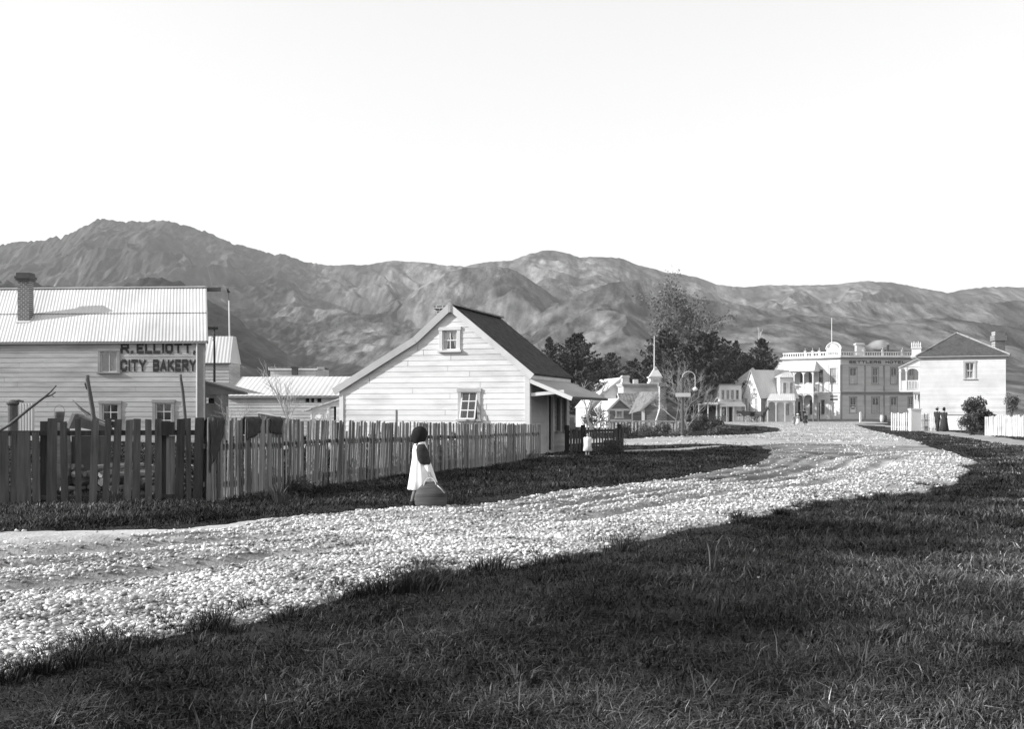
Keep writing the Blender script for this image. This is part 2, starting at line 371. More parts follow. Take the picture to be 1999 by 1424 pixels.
TRACK_PX = [(1180,884),(1300,879),(1400,874),(1480,871.5),(1480,869.5),(1400,871),(1300,875.5),(1180,880)]
TRACK = np.array([G(*p) for p in TRACK_PX])
DIRT_PX = [(-700,1110),(-300,1085),(20,1078),(150,1068),(300,1052),(420,1038),(640,1012),(700,1004),(560,1012),(500,1019),(330,1034),(200,1040),(20,1046),(-300,1056),(-700,1075)]
DIRT = np.array([G(*p) for p in DIRT_PX])
def segdist(x, y, pts, closed=False):
    d = np.full(x.shape, 1e9); n = len(pts)
    for i in range(n if closed else n-1):
        a = pts[i]; b = pts[(i+1) % n]; ab = b-a; L = (ab**2).sum()+1e-12
        t = np.clip(((x-a[0])*ab[0]+(y-a[1])*ab[1])/L, 0, 1)
        d = np.minimum(d, np.hypot(x-a[0]-t*ab[0], y-a[1]-t*ab[1]))
    return d
def inside(x, y, pts):
    c = np.zeros(x.shape, bool); n = len(pts)
    for i in range(n):
        a = pts[i]; b = pts[(i+1) % n]
        if a[1] == b[1]: continue
        c ^= ((a[1] > y) != (b[1] > y)) & (x < (b[0]-a[0])*(y-a[1])/(b[1]-a[1])+a[0])
    return c
def sdf(x, y, pts):
    d = segdist(x, y, pts, True); return np.where(inside(x, y, pts), d, -d)
def edge_noise(x, y):
    r = np.hypot(x, y); return .20*fbm(x/1.1, y/1.1, 4, 5)*np.clip(r/14, .5, 2)+.10*fbm(x/.28, y/.28, 2, 6)*(r < 30)
def roadmask(x, y): return sdf(x, y, ROAD)+edge_noise(x, y)
def pathmask(x, y): return np.maximum(sdf(x, y, PATH), sdf(x, y, TRACK))+edge_noise(x, y)*.6
def lateral(x, y):
    dl = segdist(x, y, ROAD[LOW0:]); du = segdist(x, y, ROAD[:UP1+1]); return dl/(dl+du+1e-6)
def rutprof(x, y):
    t = lateral(x, y)+.012*fbm(x/3, y/3, 2, 9)
    h = np.zeros(x.shape)
    for c, w, d in ((.38, .042, 1), (.535, .022, .7), (.66, .040, 1), (.79, .022, .8), (.91, .02, .5)):
        h += d*np.exp(-((t-c)/w)**2)
    return np.clip(h, 0, 1)*np.clip(fbm(x/4, y/4, 2, 31)*1.5+1.0, .2, 1)*(y < 60)
def groundz(x, y):
    x = np.asarray(x, float); y = np.asarray(y, float); r = np.hypot(x, y)
    z = .07*fbm(x/3.2, y/3.2, 3, 1)+.02*fbm(x/.7, y/.7, 3, 2)*(r < 60)
    fade = np.clip((r-55)/50, 0, 1); z = z*(1-.5*fade)
    return np.where(r > 400, 0, z)
def gz(x, y): return float(groundz(np.array([x]), np.array([y]))[0])
aa = np.concatenate([np.linspace(-180, -36, 40)[:-1], np.linspace(-36, 36, 760), np.linspace(36, 180, 40)[1:]])*math.pi/180
rr = np.concatenate([[.3, .8, 1.4], np.geomspace(2, 180, 760), np.geomspace(190, 4000, 30)])
AA, RR = np.meshgrid(aa, rr); GX = (np.sin(AA)*RR).ravel(); GYY = (np.cos(AA)*RR).ravel()
rm = roadmask(GX, GYY); pm = pathmask(GX, GYY)
GZ = groundz(GX, GYY); onr = rm > -.02; onp = (pm > -.02) & ~onr
rut = rutprof(GX, GYY)
na, nr = len(aa), len(rr)
ii, jj = np.meshgrid(np.arange(na-1), np.arange(nr-1)); ii = ii.ravel(); jj = jj.ravel()
Q = np.stack([jj*na+ii, jj*na+ii+1, (jj+1)*na+ii+1, (jj+1)*na+ii], 1)
gzz = GZ.copy(); gzz = np.where(rm > .03, GZ-.12, gzz); gzz = np.where(pm > .03, GZ-.06, gzz)
def soilmat(name, v, var, sc, bump, bs, attr=None):
    return mat(name, v, var, sc, rough=.95, bump=bump, bscale=bs, dirt=.3, attr=attr)
me = npmesh('ground', np.stack([GX, GYY, gzz], 1), Q, smooth=True)
g = link('ground', me, soilmat('turf soil', .011, .5, 1.5, .8, 12)); tag(g, 'dark rough turf running out to the foot of the hills', 'ground', kind='structure')
def sheet(name, mask, z, m, label, tone=None):
    sel = mask[Q].any(1); q = Q[sel]; used, inv = np.unique(q, return_inverse=True)
    me = npmesh(name, np.stack([GX[used], GYY[used], z[used]], 1), inv.reshape(-1, 4), smooth=True, tone=None if tone is None else tone[used])
    o = link(name, me, m); tag(o, label, name, kind='structure'); return o
dirt_d = sdf(GX, GYY, DIRT)
crown = np.clip(rm, 0, 1.0)*.05
lump = .022*np.clip(fbm(GX/.14, GYY/.14, 3, 40), -.5, 1)*(dirt_d < 0)*(RR.ravel() < 70)
rz = GZ-.0+np.clip(rm*.5, -.12, .03)+crown+-.12*rut+lump*(1-rut*.8)
rut_shade = rutprof(GX+.05, GYY-.16)  # shadow along the rut side, painted into the road tone as an offset line
tone = np.clip(.60+.10*rut+.12*rut*fbm(GX/1.2, GYY/.8, 3, 78)-.45*np.clip(rut_shade-rut, 0, 1)+.16*fbm(GX/5, GYY/2, 3, 77)+.14*fbm(GX/.3, GYY/.3, 3, 79), .15, 1.15)
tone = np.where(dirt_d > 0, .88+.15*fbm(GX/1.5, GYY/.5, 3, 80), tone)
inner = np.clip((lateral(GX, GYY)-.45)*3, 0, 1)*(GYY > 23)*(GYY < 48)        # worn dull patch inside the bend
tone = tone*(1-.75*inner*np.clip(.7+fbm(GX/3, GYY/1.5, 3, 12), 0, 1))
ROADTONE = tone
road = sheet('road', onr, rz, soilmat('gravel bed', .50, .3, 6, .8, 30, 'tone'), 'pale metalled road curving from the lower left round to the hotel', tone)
path = sheet('path', onp & (pm > -.05), GZ+np.clip(pm*.4, -.08, .012), soilmat('trodden earth', .26, .3, 2, .4, 20), 'light trodden footpath in front of the picket fence')
def rndz(x, y):  # surface height of the road at arbitrary points
    m_ = roadmask(x, y); ru = rutprof(x, y)
    return groundz(x, y)+np.clip(m_*.5, -.12, .03)+np.clip(m_, 0, 1)*.05-.12*ru, m_, ru
# loose stones
rng = np.random.default_rng(3)
ICO = np.array([(0, .53, .85), (0, -.53, .85), (0, .53, -.85), (0, -.53, -.85), (.53, .85, 0), (-.53, .85, 0), (.53, -.85, 0), (-.53, -.85, 0), (.85, 0, .53), (-.85, 0, .53), (.85, 0, -.53), (-.85, 0, -.53)])
ICF = np.array([(0, 9, 1), (0, 1, 8), (0, 8, 4), (0, 4, 5), (0, 5, 9), (9, 7, 1), (1, 7, 6), (1, 6, 8), (8, 6, 10), (8, 10, 4), (4, 10, 2), (4, 2, 5), (5, 2, 11), (5, 11, 9), (9, 11, 7), (3, 2, 10), (3, 10, 6), (3, 6, 7), (3, 7, 11), (3, 11, 2)])
CUB = np.array([(-1, -1, -1), (1, -1, -1), (1, 1, -1), (-1, 1, -1), (-1, -1, 1), (1, -1, 1), (1, 1, 1), (-1, 1, 1)])*.62
CUF = np.array([(0, 2, 1), (0, 3, 2), (4, 5, 6), (4, 6, 7), (0, 1, 5), (0, 5, 4), (1, 2, 6), (1, 6, 5), (2, 3, 7), (2, 7, 6), (3, 0, 4), (3, 4, 7)])
def rotm(n, rng):
    q = rng.normal(size=(n, 4)); q /= np.linalg.norm(q, axis=1)[:, None]; w, x, y, z = q.T
    return np.stack([np.stack([1-2*(y*y+z*z), 2*(x*y-z*w), 2*(x*z+y*w)], 1), np.stack([2*(x*y+z*w), 1-2*(x*x+z*z), 2*(y*z-x*w)], 1), np.stack([2*(x*z-y*w), 2*(y*z+x*w), 1-2*(x*x+y*y)], 1)], 1)
def stones(n, r0, r1, amin, amax, smin, smax, far):
    r = np.exp(rng.uniform(math.log(r0), math.log(r1), n)); a = rng.uniform(amin, amax, n)*math.pi/180
    x = np.sin(a)*r; y = np.cos(a)*r; z, m_, ru = rndz(x, y)
    dn = sdf(x, y, DIRT)
    inn = np.clip((lateral(x, y)-.45)*3, 0, 1)*(y > 23)*(y < 48)
    keep = (m_ > .02-.9*rng.random(n)**5) & (rng.random(n) > ru*1.9-.12) & ((dn < 0) | (rng.random(n) < .03)) & (rng.random(n) > inn*.85)
    keep &= rng.random(n) < np.clip(.75+fbm(x/1.5, y/1.5, 3, 50)*.8, .15, 1)
    x, y, z, r = x[keep], y[keep], z[keep], r[keep]; n = len(x)
    s = (smin+(smax-smin)*rng.random(n)**3.2)*np.clip(r/12, 1, 5)**.35
    P = CUB[None]*(1+.30*rng.normal(size=(n, 8, 3)).clip(-1.4, 1.4))*rng.uniform(.45, 1.35, (n, 1, 3))
    P = np.einsum('nij,nkj->nki', rotm(n, rng), P)*s[:, None, None]; P[:, :, 2] *= .6
    P += np.stack([x, y, z+s*.4], 1)[:, None, :]
    T = (CUF[None]+(np.arange(n)*8)[:, None, None]).reshape(-1, 3)
    return P.reshape(-1, 3), T, np.repeat(np.where(rng.random(n) < .15, rng.uniform(.2, .55, n), rng.uniform(.6, 1.3, n))*np.clip(1+.75*fbm(x/.9, y/.5, 3, 55), .5, 1.25), 8)
V1, T1, c1 = stones(470000, 5.2, 60, -31, 27, .0050, .031, 0)
V2, T2, c2 = stones(45000, 60, 140, -5, 27, .010, .03, 0)
T1 = np.concatenate([T1, T2+len(V1)]); V1 = np.concatenate([V1, V2]); c1 = np.concatenate([c1, c2])
me = npmesh('gravel', V1, tris=T1, tone=c1); o = link('gravel', me, M['rock']); tag(o, 'loose broken white stones heaped between the ruts of the road', 'gravel', kind='stuff')
# ---------------------------------------------------------------- grass
GIRL = (PX(824, 17), 17.0)
def grass(n, r0, r1, name, label):
    r = np.exp(rng.uniform(math.log(r0), math.log(r1), n)); a = rng.uniform(-31, 31, n)*math.pi/180
    x = np.sin(a)*r; y = np.cos(a)*r
    # gather blades into tufts
    m_ = roadmask(x, y); p_ = pathmask(x, y); cl = fbm(x/.45, y/.45, 3, 60); big = fbm(x/2.2, y/2.2, 3, 61)
    keep = (m_ < .05-.10*rng.random(n)) & (p_ < -.02) & (rng.random(n) < np.clip(.72+cl*.7, .12, 1)) & (inside(x, y, FOOT) == False)
    keep &= ~((np.hypot(x-GIRL[0], y-GIRL[1]) < .45) & (rng.random(n) < .9))
    strag = (m_ > 0) & (rng.random(n) < .010) & (big > .1)
    keep |= strag
    x, y, r, cl, big, m_ = x[keep], y[keep], r[keep], cl[keep], big[keep], m_[keep]; n = len(x)
    z = groundz(x, y)
    edge = np.clip(-m_/.8, .55, 1)
    h = (.025+.07*rng.random(n)**1.5+.085*np.clip(cl, 0, 1)+.07*np.clip(big, 0, 1))*edge*np.clip(1.15-r/150, .55, 1)
    tall = rng.random(n) < .012; h = np.where(tall & (r < 30), h*2.0, h)
    broad = (rng.random(n) < .07) & (fbm(x/.8, y/.8, 2, 71) > .05)
    w = (.0020+.0028*rng.random(n))*np.clip(r/9, 1, 9)*np.where(broad, 3.6, 1); h = np.where(broad, h*.6, h)
    lay = rng.uniform(.3, 2.0, n)+.3*(fbm(x/1.2, y/1.2, 2, 64)); az = rng.uniform(0, 2*math.pi, n)+2.0*fbm(x/2, y/2, 2, 63)
    dx, dy = np.cos(az), np.sin(az); px_, py_ = -dy, dx
    f = rng.uniform(0, math.pi, n); px_, py_ = np.cos(f), np.sin(f)
    P = np.zeros((n, 5, 3)); base = np.stack([x, y, z-.01], 1); wv = np.stack([px_*w, py_*w, 0*w], 1)
    mid = base+np.stack([dx*h*lay*.35, dy*h*lay*.35, h*.62], 1); tip = base+np.stack([dx*h*lay, dy*h*lay, h*(1-.35*np.clip(lay-.3, 0, 1))], 1)
    P[:, 0] = base-wv; P[:, 1] = base+wv; P[:, 2] = mid+wv*.8; P[:, 3] = mid-wv*.8; P[:, 4] = tip
    k = (np.arange(n)*5)[:, None]; Qd = k+np.array([[0, 1, 2, 3]]); T = k+np.array([[3, 2, 4]])
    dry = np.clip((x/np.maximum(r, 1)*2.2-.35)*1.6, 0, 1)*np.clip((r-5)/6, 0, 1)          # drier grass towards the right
    verge = np.clip((r-11)/4, 0, 1)*(x < -2)*(r < 22)*.5
    tn = (.15+1.15*rng.random(n)**1.9)*np.clip(1.05+3.0*fbm(x/1.1, y/1.3, 4, 66), .2, 3.5)*(1+3.2*dry*np.clip(.7+fbm(x/1.2, y/2, 3, 68)*1.6, .1, 2)+verge*2)*np.where(r < 6.3, 1.0+1.6*np.clip((6.3-r)/.9, 0, 1), 1)*np.where(m_ > -1.2, .65, 1)  # nearest strip brightened: a pale foggy fade painted into the blade tone
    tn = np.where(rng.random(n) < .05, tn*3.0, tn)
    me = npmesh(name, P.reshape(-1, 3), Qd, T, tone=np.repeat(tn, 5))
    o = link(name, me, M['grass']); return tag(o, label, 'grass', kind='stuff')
FOOT = np.array([G(300, 880), G(1000, 885)])  # replaced below
FOOT = np.array([(-2.5, 38.5), (.5, 36.3), (2.2, 41), (-2, 43), (-6, 43), (-6, 39)])
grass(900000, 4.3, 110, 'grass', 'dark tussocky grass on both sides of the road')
# ---------------------------------------------------------------- hills
LA = [(-900,560),(-500,540),(-250,500),(-60,492),(20,476),(70,470),(120,463),(155,445),(190,430),(240,429),(280,431),(320,431),(370,442),(410,455),(445,473),(500,487),(560,500),(600,513),(640,517),(720,517),(765,508),(820,511),(870,518),(905,520),(960,510),(1000,507),(1030,496),(1070,488),(1110,495),(1130,503),(1160,501),(1210,504),(1260,520),(1300,530),(1360,540),(1400,556),(1450,561),(1500,556),(1580,557),(1640,555),(1680,549),(1740,551),(1800,562),(1850,572),(1880,566),(1920,561),(1980,560),(2200,565),(2600,600),(3000,640)]
LB = [(-900,900),(520,860),(600,755),(640,700),(690,654),(740,612),(790,581),(830,556),(870,536),(905,522),(960,514),(1000,522),(1030,540),(1060,565),(1110,604),(1160,645),(1250,705),(1330,800),(3000,900)]
LC = [(-900,900),(880,840),(930,730),(1010,645),(1060,612),(1110,582),(1150,562),(1190,549),(1240,545),(1290,552),(1350,577),(1420,588),(1500,600),(1600,592),(1700,587),(1800,597),(1900,603),(2000,594),(2200,600),(2600,640),(3000,700)]
LD = [(-900,560),(-500,530),(-200,520),(-50,545),(60,560),(150,585),(230,560),(300,540),(360,560),(430,610),(500,660),(600,720),(700,900),(1150,900),(1250,720),(1330,660),(1420,640),(1550,625),(1700,640),(1850,625),(2000,640),(3000,760)]
ka = np.concatenate([np.linspace(-.9, -.5, 60)[:-1], np.linspace(-.5, .5, 1100), np.linspace(.5, .9, 60)[1:]])
ya = np.concatenate([np.linspace(260, 700, 110)[:-1], np.linspace(700, 1950, 330), np.linspace(1970, 2500, 20)])
KK, YY = np.meshgrid(ka, ya); HX = KK*YY; PXX = KK*F_PX+CX
hz = np.full(KK.shape, -0.8)
for pts, D, Y0, p, am, sd in ((LA, 1900, 560, 1.12, .30, 1), (LB, 1300, 480, 1.12, .34, 2), (LC, 1000, 340, 1.2, .36, 3), (LD, 760, 280, 1.2, .3, 4)):
    xs, ys = zip(*pts); sky_y = np.interp(PXX, xs, ys)
    Dv = D*(1+.05*fbm(KK*6, KK*0, 3, sd*7))
    crest = CAMH+(HY-sky_y)/F_PX*Dv
    s = np.clip((YY-Y0)/(Dv-Y0), 0, 1); back = np.clip((YY-Dv)/500, 0, 1)
    wx = HX/210+.8*fbm(HX/300, YY/500, 3, sd*11); rid = 1-np.abs(fbm(wx*1.5, YY/520+KK, 5, sd*13))*2.2
    sp = (1-rid)*np.sin(np.pi*np.clip(s, 0, 1))**.8
    z = crest*(s**p)*(1-am*sp)*(1-back*.7)
    hz = np.maximum(hz, z)
rough = np.where(PXX < 620, 1.0, .35)*np.where((PXX < 250), 1.6, 1)
hz += (3.0*fbm(HX/16, YY/60, 3, 90)+2.4*fbm(HX/5.0, YY/20.0, 2, 91))*rough*np.clip(hz/30, 0, 1)
hz += 8*fbm(HX/90, YY/140, 4, 93)*np.clip(hz/60, 0, 1)*np.clip((1900-YY)/500, .12, 1)
nk, ny_ = len(ka), len(ya); ii, jj = np.meshgrid(np.arange(nk-1), np.arange(ny_-1)); ii = ii.ravel(); jj = jj.ravel()
HQ = np.stack([jj*nk+ii, jj*nk+ii+1, (jj+1)*nk+ii+1, (jj+1)*nk+ii], 1)
slopex = np.gradient(hz, axis=1)/np.maximum(np.gradient(HX, axis=1), .1)
bush = np.clip(.5+fbm(HX/45, YY/170, 5, 95)*1.5+np.where(PXX < 600, .35, 0)+.25*slopex*0, 0, 1)
tn = 1.55-.95*bush; scrub = fbm(HX/7, YY/32, 4, 97); tn = tn*(1+1.0*scrub)
tn = tn*np.where(PXX < 560, .82, 1)
tn = np.where((vnoise(HX/7, YY/11, 99) > .93) & (PXX < 700), tn*1.9, tn)
slip = (fbm(HX/45, YY/120, 4, 98) > .40) & (PXX > 850) & (PXX < 1500) & (YY > 650); tn = np.where(slip, tn*1.5, tn)
me = npmesh('hills', np.stack([HX.ravel(), YY.ravel(), hz.ravel()], 1), HQ, tone=np.clip(tn, .25, 3).ravel(), smooth=True)
hm = mat('bush and fern hillside', .082, .5, .09, rough=1, spec=0, attr='tone', bump=.6, bscale=.22, stretch=(1, .3, 1))
for n_ in hm.node_tree.nodes:
    if n_.type == 'BUMP': n_.inputs['Distance'].default_value = 3.0
o = link('hills', me, hm); tag(o, 'scrub covered hills rising behind the township', 'hills', kind='structure')
# ================================================================ BUILDINGS
def rt(px, Y): return (PX(px, Y), Y)
def rotpl(px, Y, deg, L, side='r'):
    """plane through (px,Y); deg = turn of the facade; the known point is the right ('r') or left ('l') end"""
    x, y = rt(px, Y); c, s = math.cos(R(deg)), math.sin(R(deg))
    return Plane((x-c*L, y-s*L), (x, y)) if side == 'r' else Plane((x, y), (x+c*L, y+s*L))
def sidepl(P, u, depth, right=True):
    a = P.pt(u, 0); b = a-P.N*depth
    return Plane((a.x, a.y), (b.x, b.y)) if right else Plane((b.x, b.y), (a.x, a.y))
def strip(mb, A, B, w, t):  # board from A to B (3D), w along vertical, t thick
    A, B = Vector(A), Vector(B); d = (B-A).normalized(); up = Vector((0, 0, 1)); up = (up-d*up.dot(d)).normalized(); n = d.cross(up)
    return mb.hexa([A-up*w/2-n*t/2, B-up*w/2-n*t/2, B-up*w/2+n*t/2, A-up*w/2+n*t/2, A+up*w/2-n*t/2, B+up*w/2-n*t/2, B+up*w/2+n*t/2, A+up*w/2+n*t/2])
def backwalls(root, P, u0, u1, depth, z0, z1, m, name='wall', gable=None):
    mb = MB(); back = Plane(tuple(P.pt(u1, 0, -depth).xy), tuple(P.pt(u0, 0, -depth).xy)); L = u1-u0
    plainwall(mb, back, [(0, z0), (L, z0), (L, z1), (0, z1)] if gable is None else [(0, z0), (L, z0), (L, z1), (L-(gable[0]-u0), gable[1]), (0, z1)])
    return part(name, mb, m, root)

# ---- cottage
def cottage():
    P = rotpl(1033, 36.1, -17.6, 6.9); L = P.L; base = P.pt(L/2, gz(-2, 37), -2.5); z0 = gz(-2, 37)-.1
    root = thing('cottage', 'white weatherboard cottage with steep dark shingle roof behind the split paling fence', 'house', base)
    ul, ur = P.u(665), L; ua = P.u(880); ub = P.u(812)
    za = P.z(602, ua); zl = P.z(757, ul); zr = P.z(729, ur); zb = za-(za-zl)*.0-.0; zb = P.z(666, ub)
    D = 5.2
    W1 = P.rect(864, 893, 645, 684); W2 = P.rect(901, 932, 766, 819)
    poly = [(ul, z0), (ur, z0), (ur, zr), (ua, za), (ub, zb), (ul, zl)]
    mb = boards(MB(), P, poly, [W1, W2], .185, .013)
    part('wall', mb, M['cottage'], root)
    S = sidepl(P, ur, D, True)
    dr = (S.u(1069), S.u(1078), z0+.25, z0+2.15); wa = (S.u(1084.5), S.u(1091.5), z0+.9, z0+2.1); wb = (S.u(1097.5), S.u(1103.5), z0+.9, z0+2.1)
    mb = boards(MB(), S, [(0, z0+.15), (D, z0+.15), (D, zr), (0, zr)], [dr, wa, wb], .185, .02); part('wall', mb, M['buff'], root)  # verandah shade painted in: darker colour than the front wall
    Bk = Plane(tuple(P.pt(ur, 0, -D).xy), tuple(P.pt(ul, 0, -D).xy)); LL = ur-ul
    mb = plainwall(MB(), Bk, [(0, z0), (LL, z0), (LL, zl), (ur-ub, zb), (ur-ua, za), (0, zr)])
    Sl = sidepl(P, ul, D, False); plainwall(mb, Sl, [(0, z0), (D, z0), (D, zl), (0, zl)]); part('wall', mb, M['offwhite'], root)
    # roof: shingles on the right, two pitches on the left
    oh = .06; f = lambda u, z, n: P.pt(u, z, n)
    sr = (za-zr)/(ur-ua); er = ur+.12; zer = zr-.12*sr
    s1 = (za-zb)/(ua-ub); s2 = (zb-zl)/(ub-ul); el = ul-.22; zel = zl-.22*s2
    T = .09
    rm_ = MB()
    rm_.slab([f(er, zer+T, oh), f(er, zer+T, -D-.15), f(ua, za+T, -D-.15), f(ua, za+T, oh)], .07)
    rm_.slab([f(ua, za+T, oh), f(ua, za+T, -D-.15), f(ub, zb+T, -D-.15), f(ub, zb+T, oh)], .07)
    rm_.slab([f(ub, zb+T, oh), f(ub, zb+T, -D-.15), f(el, zel+T, -D-.15), f(el, zel+T, oh)], .07)
    rof = part('roof', rm_, M['shingle'], root)
    mb = MB()   # shingle courses as real steps on the seen slope
    nC = 26
    for k in range(nC):
        a, b = k/nC, (k+1)/nC
        for q in range(34):
            v0 = -D-.15+(D+.15+oh)*q/34; v1 = v0+(D+.15+oh)/34-.012; j = random.uniform(-.02, .02); lf = random.uniform(.008, .022)
            A = lambda t, n, o: f(er+(ua-er)*t, zer+T+(za-zer)*t+o, n)
            mb.add([A(max(0, a-.01+j/3), v0, lf), A(max(0, a-.01+j/3), v1, lf), A(b, v1, .004), A(b, v0, .004), A(max(0, a-.01+j/3), v0, 0), A(max(0, a-.01+j/3), v1, 0)], [(0, 1, 2, 3), (4, 5, 1, 0)])
    part('shingles', mb, M['shingle'], rof)
    mb = MB(); strip(mb, f(ua, za+T+.03, oh+.02), f(ua, za+T+.03, -D-.17), .05, .3); part('ridge_cap', mb, M['timber'], rof)
    mb = MB(); strip(mb, f(er+.02, zer-.02, oh+.05), f(ua, za+.03, oh+.05), .20, .035); part('bargeboard', mb, M['offwhite'], root)
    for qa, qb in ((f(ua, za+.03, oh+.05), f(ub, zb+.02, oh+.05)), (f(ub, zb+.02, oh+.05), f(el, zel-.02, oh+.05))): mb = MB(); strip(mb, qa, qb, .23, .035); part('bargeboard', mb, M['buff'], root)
    mb = MB(); mb.box(f(ua, za+.02, oh+.09), (.09, .06, .34)); part('finial', mb, M['offwhite'], root)
    mb = MB(); P.box(mb, ur-.14, ur+.03, z0, zr, .0, .045); part('corner_board', mb, M['offwhite'], root); mb = MB(); S.box(mb, -.03, .12, z0, zr-.05, 0, .04); part('corner_board', mb, M['offwhite'], root)
    mb = MB(); P.box(mb, ul-.03, ul+.12, z0, zl, .0, .045); part('corner_board', mb, M['offwhite'], root)
    mb = MB(); S.box(mb, 0, D, zr-.3, zr-.04, .02, .06); part('fascia', mb, M['offwhite'], root)
    mb = MB(); c = f(P.un(863, -3.2), 0, -3.2); zc_ = PZ(600, c.y); mb.box((c.x, c.y, zc_-.65), (.36, .4, 1.2), rz=R(-17.6)); mb.box((c.x, c.y, zc_-.03), (.46, .5, .12), rz=R(-17.6)); ch = part('chimney', mb, M['brick'], rof)
    window(root, P, W1, .11, 'offwhite', 'white', 2, 2, curtain=[(0.02, .2, 0, .5), (.8, .98, .5, 1)])
    w = window(root, P, W2, .12, 'buff', 'white', 2, 3, open_=True); w['label'] = 'sash window propped open at the bottom'
    # side door and tall windows under the verandah
    mb = MB(); S.box(mb, dr[0]-.07, dr[0], dr[2], dr[3]+.07, -.05, .04); S.box(mb, dr[1], dr[1]+.07, dr[2], dr[3]+.07, -.05, .04); S.box(mb, dr[0], dr[1], dr[3], dr[3]+.07, -.05, .04)
    dd = part('door', mb, M['offwhite'], root); mb = MB(); S.box(mb, dr[0], dr[1], dr[2], dr[3], -.09, -.05); part('door_leaf', mb, M['black'], dd)
    mb = MB(); S.box(mb, dr[0]+.02, dr[0]+.06, 1.0, 1.08, -.05, .0); part('handle', mb, M['iron'], dd)
    window(root, S, wa, .05, 'grey', 'dark', 1, 2); window(root, S, wb, .05, 'grey', 'dark', 1, 2)
    mb = MB(); S.box(mb, dr[0]-.15, dr[1]+.2, z0, z0+.14, .05, .6); part('doorstep', mb, M['timber'], root)
    # verandah on the right side
    ov = 1.46; zt = zr-.17; zo = P.z(776, ur+ov)+.02
    mb = MB()
    n1 = .02; a = f(ur+.03, zt, n1); b = f(ur+ov, zo, n1); c = f(ur+ov, zo, -D-.0); d = f(ur+.03, zt, -D-.0)
    mb.corr(b, c, d, a, .15, .02); q = MB(); q.slab([b-Vector((0, 0, .03)), c-Vector((0, 0, .03)), d-Vector((0, 0, .03)), a-Vector((0, 0, .03))], .02)
    vr = part('verandah_roof', mb, M['irongrey'], root); part('lining', q, M['dark'], vr)
    mb = MB(); strip(mb, a-Vector((0, 0, .08)), b-Vector((0, 0, .07)), .13, .04); part('barge', mb, M['white'], vr)
    mb = MB(); strip(mb, b-Vector((0, 0, .05)), c-Vector((0, 0, .05)), .08, .05); part('gutter', mb, M['dark'], vr)
    mb = MB(); zb_ = P.z(770, ur); strip(mb, f(ur, zb_-.02, -.06), f(ur+ov*.80, zo+.17, -.06), .11, .05); part('tie_beam', mb, M['white'], vr)
    for nn in (.04, 4.9):
        mb = MB(); c_ = f(ur+ov-.12, 0, -nn); mb.box((c_.x, c_.y, (z0+zo)/2), (.09, .09, zo-z0-.06), rz=R(-17.6))
    mb = MB(); S.box(mb, 0, D, z0+.02, z0+.14, .03, 1.3); part('verandah_floor', mb, M['timber'], root)
cottage()

